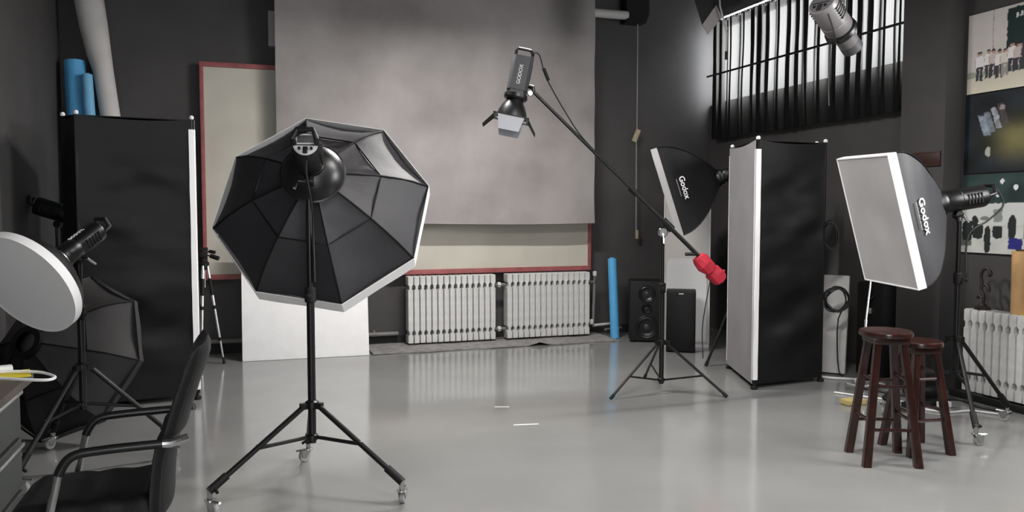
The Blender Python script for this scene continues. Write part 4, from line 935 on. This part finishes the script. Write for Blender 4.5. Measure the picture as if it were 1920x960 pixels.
obj('yoke', MB().tube(spline([ccen + V((-0.02, -0.02, 0.07)), ccen + V((0.02, 0.0, 0.13)), ccen + V((0.06, 0.04, 0.22)), ccen + V((0.06, 0.05, 0.35))], 6), 0.018, 8).box(ccen + V((0.055, 0.04, 0.15)), (0.06, 0.06, 0.08), bev=0.008), blackmet, cs_)
obj('hanging_pole', MB().tube([ccen + V((0.06, 0.05, 0.32)), (ccen.x + 0.06, ccen.y + 0.05, ZC)], 0.014, 10), blackmet, cs_)
obj('cable', MB().tube(spline([MC @ V((-0.05, -0.07, -0.26)), MC @ V((-0.06, -0.13, -0.16)), MC @ V((-0.03, -0.14, -0.06)), MC @ V((0, -0.09, 0.0))], 6), 0.005, 6), blackcab, cs_)
obj('cable', MB().tube(spline([ccen + V((0.07, 0.05, 0.6)), ccen + V((0.10, 0.02, 0.25)), ccen + V((0.085, 0.0, 0.05)), ccen + V((0.04, 0, -0.06))], 6), 0.006, 6), blackcab, cs_)
# ceiling flood lamp with a pale door, near the curtain rail end
fl = thing('ceiling_floodlight', (3.9, 6.18, 2.9), 'dark ceiling floodlight with one pale hinged flap near the curtain rail', 'floodlight')
def P7(u, v, d=7.0): return V((0, 0, 1.4)) + (fwd + rgt * ((u - 960) / 1500) - upv * ((v - 480) / 1500)) * d
fp = [P7(1317, 46), P7(1328, 64), P7(1354, 33), P7(1343, 9)]
nn = (fp[1] - fp[0]).cross(fp[2] - fp[1]).normalized()
if nn.dot(fwd) > 0: nn = -nn
fp2 = [p - nn * 0.012 for p in fp]
obj('flap', MB().add([*fp, *fp2], [(0, 1, 2, 3), (7, 6, 5, 4), (0, 4, 5, 1), (1, 5, 6, 2), (2, 6, 7, 3), (3, 7, 4, 0)]), mat('warm_grey_sheet', (0.20, 0.185, 0.18), 0.6), fl)
hz = [P7(1290, -40), P7(1317, 46), P7(1328, 64), P7(1343, 9), P7(1350, -40)]
hz2 = [p + fwd * 0.15 + upv * 0.06 + rgt * 0.03 for p in hz]
obj('housing', MB().add([p + fwd * 0.014 for p in hz] + hz2, [(0, 1, 2, 3, 4), (9, 8, 7, 6, 5)] + [(i, 5 + i, 5 + (i + 1) % 5, (i + 1) % 5) for i in range(5)]), matteblk, fl)
cen = sum(hz, V()) / 5 + fwd * 0.13
obj('hanger', MB().tube([cen, (cen.x, cen.y, ZC)], 0.02, 10), blackmet, fl)
obj('strap', MB().tube([P7(1348, -20, 6.98), P7(1350, 12, 6.96), P7(1363, 62, 6.97), P7(1362, 98, 6.98)], 0.008, 6), cordm, fl)
obj('strap_clip', MB().box(P7(1362, 104, 6.98), (0.02, 0.02, 0.07)), matteblk, fl)
# fluorescent battens over the room, out of frame
for k, (x, y, zb) in enumerate(((1.0, 0.6, 3.80), (2.4, 3.3, 3.35), (1.9, 6.0, 3.32))):
    bt_ = thing('fluorescent_batten', (x, y, zb - 0.04), 'white hanging batten with one lit fluorescent tube above ' + ('the office chair', 'the open floor before the stools', 'the boom stand')[k], 'ceiling light', 'fluorescent battens')
    obj('housing', MB().box((x, y, zb + 0.05), (1.24, 0.10, 0.06), bev=0.006), whitepipe, bt_)
    obj('reflector', MB().prism([(-0.16, -0.005), (-0.155, -0.01), (-0.05, 0.022), (0.05, 0.022), (0.155, -0.01), (0.16, -0.005), (0.05, 0.028), (-0.05, 0.028)], -0.62, 0.62, Matrix.Translation((x, y, zb)) @ Matrix.Rotation(PI / 2, 4, 'Z') @ Matrix.Rotation(PI / 2, 4, 'X')), whitepipe, bt_)
    obj('tube', MB().tube([(x - 0.58, y, zb), (x + 0.58, y, zb)], 0.014, 12), emit('lit_tube_%d' % k, (1, 0.97, 0.93), 4.0), bt_)
    for sx in (-1, 1):
        obj('lamp_holder', MB().box((x + sx * 0.59, y, zb + 0.005), (0.02, 0.04, 0.06)), whitepipe, bt_)
        obj('suspension_rod', MB().tube([(x + sx * 0.5, y, zb + 0.07), (x + sx * 0.5, y, ZC)], 0.004, 6), blackmet, bt_)
    area('batten_light_%d' % k, (x, y, zb - 0.03), (0, 0, -1), 1.15, 0.06, (75, 84, 118)[k], (1, 0.97, 0.945))

# ------------------------------------------------------------------ chair in the foreground
ch = thing('office_chair', (-0.45, 2.93, 0), 'black padded armchair with tubular arms standing beside the desk', 'chair')
def back_fn(u, v):
    # side profile of the padded back: leans back, lumbar curve; u across (y), v up
    y = 2.735 + 0.40 * u; q = u * 2 - 1
    x = -0.255 + 0.135 * v ** 1.1 + 0.030 * math.sin(PI * (v * 1.15)) * (-1 if v < 0.5 else -0.5)
    x += 0.018 * q * q * -1
    return V((x, y, 0.40 + 0.565 * v))
mb = MB(); nu, nv = 14, 26; th = lambda u, v: 0.035 * (1 - abs(u * 2 - 1) ** 4 * 0.55) * min(1, (8 * (1 - v)) ** 0.5 + 0.15, (10 * v) ** 0.5 + 0.3)
fr_ = [[back_fn(i / nu, j / nv) - V((th(i / nu, j / nv), 0, 0)) for i in range(nu + 1)] for j in range(nv + 1)]
bk_ = [[back_fn(i / nu, j / nv) + V((th(i / nu, j / nv) * 0.8, 0, 0)) for i in range(nu + 1)] for j in range(nv + 1)]
w = nu + 1; vs = [p for r in fr_ for p in r] + [p for r in bk_ for p in r]; N = len(vs) // 2; fs = []
for j in range(nv):
    for i in range(nu):
        q = (j * w + i, j * w + i + 1, (j + 1) * w + i + 1, (j + 1) * w + i); fs += [q, tuple(N + k for k in q[::-1])]
loop = [i for i in range(w)] + [j * w + nu for j in range(1, nv + 1)] + [nv * w + i for i in range(nu - 1, -1, -1)] + [j * w for j in range(nv - 1, 0, -1)]
for a, b in zip(loop, loop[1:] + loop[:1]): fs.append((a, N + a, N + b, b))
obj('backrest', mb.add(vs, fs), leather, ch, ang=70)
def seat_mb():
    mb = MB(); nu, nv = 22, 16
    def top(u, v):
        x = -0.25 - 0.47 * u; y = 2.735 + 0.42 * v
        e = min(1, (u * 9) ** 0.5, ((1 - u) * 7) ** 0.5, (v * 9) ** 0.5, ((1 - v) * 9) ** 0.5)
        rib = 0.007 * abs(math.sin(u * PI * 4.0)) * e
        return V((x, y, 0.425 + 0.055 * e + rib - 0.02 * max(0, u - 0.8) * 5 * 0.6))
    def bot(u, v): p = top(u, v); return V((p.x, p.y, 0.395))
    A_ = [top(i / nu, j / nv) for j in range(nv + 1) for i in range(nu + 1)]; B_ = [bot(i / nu, j / nv) for j in range(nv + 1) for i in range(nu + 1)]
    w = nu + 1; N = len(A_); fs = []
    for j in range(nv):
        for i in range(nu):
            q = (j * w + i, j * w + i + 1, (j + 1) * w + i + 1, (j + 1) * w + i); fs += [q, tuple(N + k for k in q[::-1])]
    loop = [i for i in range(w)] + [j * w + nu for j in range(1, nv + 1)] + [nv * w + i for i in range(nu - 1, -1, -1)] + [j * w for j in range(nv - 1, 0, -1)]
    for a, b in zip(loop, loop[1:] + loop[:1]): fs.append((a, N + a, N + b, b))
    return mb.add(A_ + B_, fs)
seat = obj('seat', seat_mb(), leather, ch, ang=60)
obj('seat_piping', MB().tube([(-0.26, 2.733, 0.415), (-0.70, 2.733, 0.415), (-0.72, 2.755, 0.41)], 0.006, 6), greyplas, seat)
for y in (2.70, 3.165):
    pts = spline([(-0.185, y, 0.668), (-0.28, y, 0.668), (-0.42, y - 0.0, 0.664), (-0.492, y, 0.654), (-0.527, y, 0.615), (-0.545, y, 0.55), (-0.575, y, 0.40), (-0.61, y, 0.15), (-0.625, y, 0.03)], 6)
    obj('front_leg', MB().tube(pts[22:], 0.0125, 10), chrome, ch)
    arm = obj('armrest', MB().tube(pts[4:27], 0.0145, 12), blackmet, ch)
    obj('arm_joint', MB().tube([(-0.17, y + (0.02 if y < 2.9 else -0.02), 0.676), (-0.215, y, 0.668), (-0.30, y, 0.668)], 0.0135, 10), chrome, arm)
    obj('floor_runner', MB().tube(spline([(-0.625, y, 0.035), (-0.60, y, 0.014), (-0.5, y, 0.0135), (-0.2, y, 0.0135), (-0.12, y, 0.0135)], 5), 0.0125, 10), chrome, ch)
obj('back_cross_tube', MB().tube([(-0.14, 2.70, 0.0135), (-0.14, 3.165, 0.0135)], 0.0125, 10), chrome, ch)
obj('seat_support', MB().tube([(-0.575, 2.70, 0.385), (-0.575, 3.165, 0.385)], 0.012, 8).tube([(-0.30, 2.78, 0.385), (-0.30, 3.09, 0.385)], 0.012, 8).tube([(-0.575, 2.8, 0.385), (-0.24, 2.8, 0.385)], 0.012, 8).tube([(-0.575, 3.07, 0.385), (-0.24, 3.07, 0.385)], 0.012, 8), chrome, ch)

# ------------------------------------------------------------------ desk at the left edge
dk = thing('office_desk', (-1.15, 3.0, 0), 'brown topped desk with grey steel drawers at the left wall', 'desk')
cr = [(-1.50, 2.1), (-0.79, 2.1)] + [(-0.79 - 0.12 + 0.12 * math.cos(a), 3.60 + 0.12 * math.sin(a)) for a in [k / 6 * PI / 2 for k in range(7)]] + [(-1.50, 3.72)]
obj('desk_top', MB().prism(cr, 0.722, 0.75), deskw, dk)
obj('drawer_unit', MB().span((-1.42, 2.6, 0.06), (-0.86, 3.64, 0.720)), mat('dark_desk_steel', (0.05, 0.052, 0.05), 0.5), dk)
for k in range(2):
    for j in range(3):
        y0 = 2.62 + k * 0.51
        dw = obj('drawer', MB().span((-0.862, y0, 0.09 + j * 0.21), (-0.842, y0 + 0.49, 0.285 + j * 0.21), bev=0.004), deskmet, dk)
        obj('drawer_handle', MB().span((-0.842, y0 + 0.02, 0.255 + j * 0.21), (-0.825, y0 + 0.47, 0.270 + j * 0.21), bev=0.003), alu, dw)
ft = MB()
for x in (-1.38, -0.90):
    for y in (2.64, 3.60): ft.span((x - 0.025, y - 0.025, 0), (x + 0.025, y + 0.025, 0.06))
obj('feet', ft, matteblk, dk)
tag(obj('yellow_sheet', MB().box((0, 0, 0), (0.20, 0.15, 0.004), Matrix.Translation((-0.90, 3.60, 0.7525)) @ Matrix.Rotation(0.25, 4, 'Z')), yellowp), 'bright yellow paper sheet lying on the desk corner', 'paper')
tag(obj('white_cable_loop', MB().tube(spline([(-1.05, 3.62, 0.762), (-0.93, 3.60, 0.765), (-0.85, 3.60, 0.765), (-0.76, 3.57, 0.762), (-0.70, 3.50, 0.758), (-0.685, 3.45, 0.757), (-0.71, 3.42, 0.757), (-0.80, 3.45, 0.760), (-0.90, 3.50, 0.762), (-1.0, 3.52, 0.762)], 6), 0.006, 8), whitecab), 'thick white cable looped on the desk over the yellow paper', 'cable')
tag(obj('white_adapter', MB().box((0, 0, 0), (0.14, 0.045, 0.025), Matrix.Translation((-0.94, 3.64, 0.769)) @ Matrix.Rotation(0.3, 4, 'Z'), 0.006), whitecab), 'small white charger lying on the yellow paper', 'charger')
tag(obj('white_plank', MB().box((0, 0, 0), (0.30, 0.07, 0.03), Matrix.Translation((-1.31, 5.02, 0.016)) @ Matrix.Rotation(0.2, 4, 'Z'), 0.003), whitecab), 'short white strip lying on the floor near the desk', 'strip')

# ------------------------------------------------------------------ floor tape marks
for k, (x0, y0, x1, y1) in enumerate(((1.70, 5.385, 1.801, 5.35), (1.673, 4.883, 1.838, 4.854))):
    a, b = V((x0, y0, 0)), V((x1, y1, 0)); d = b - a
    M = Matrix.Translation((a + b) / 2 + V((0, 0, 0.0008))) @ Matrix.Rotation(math.atan2(d.y, d.x), 4, 'Z')
    tag(obj('floor_tape', MB().box((0, 0, 0), (d.length, 0.018, 0.0012), M), tapem), ['short', 'long'][k] + ' white tape mark stuck on the grey floor', 'tape', 'tape marks on the floor')
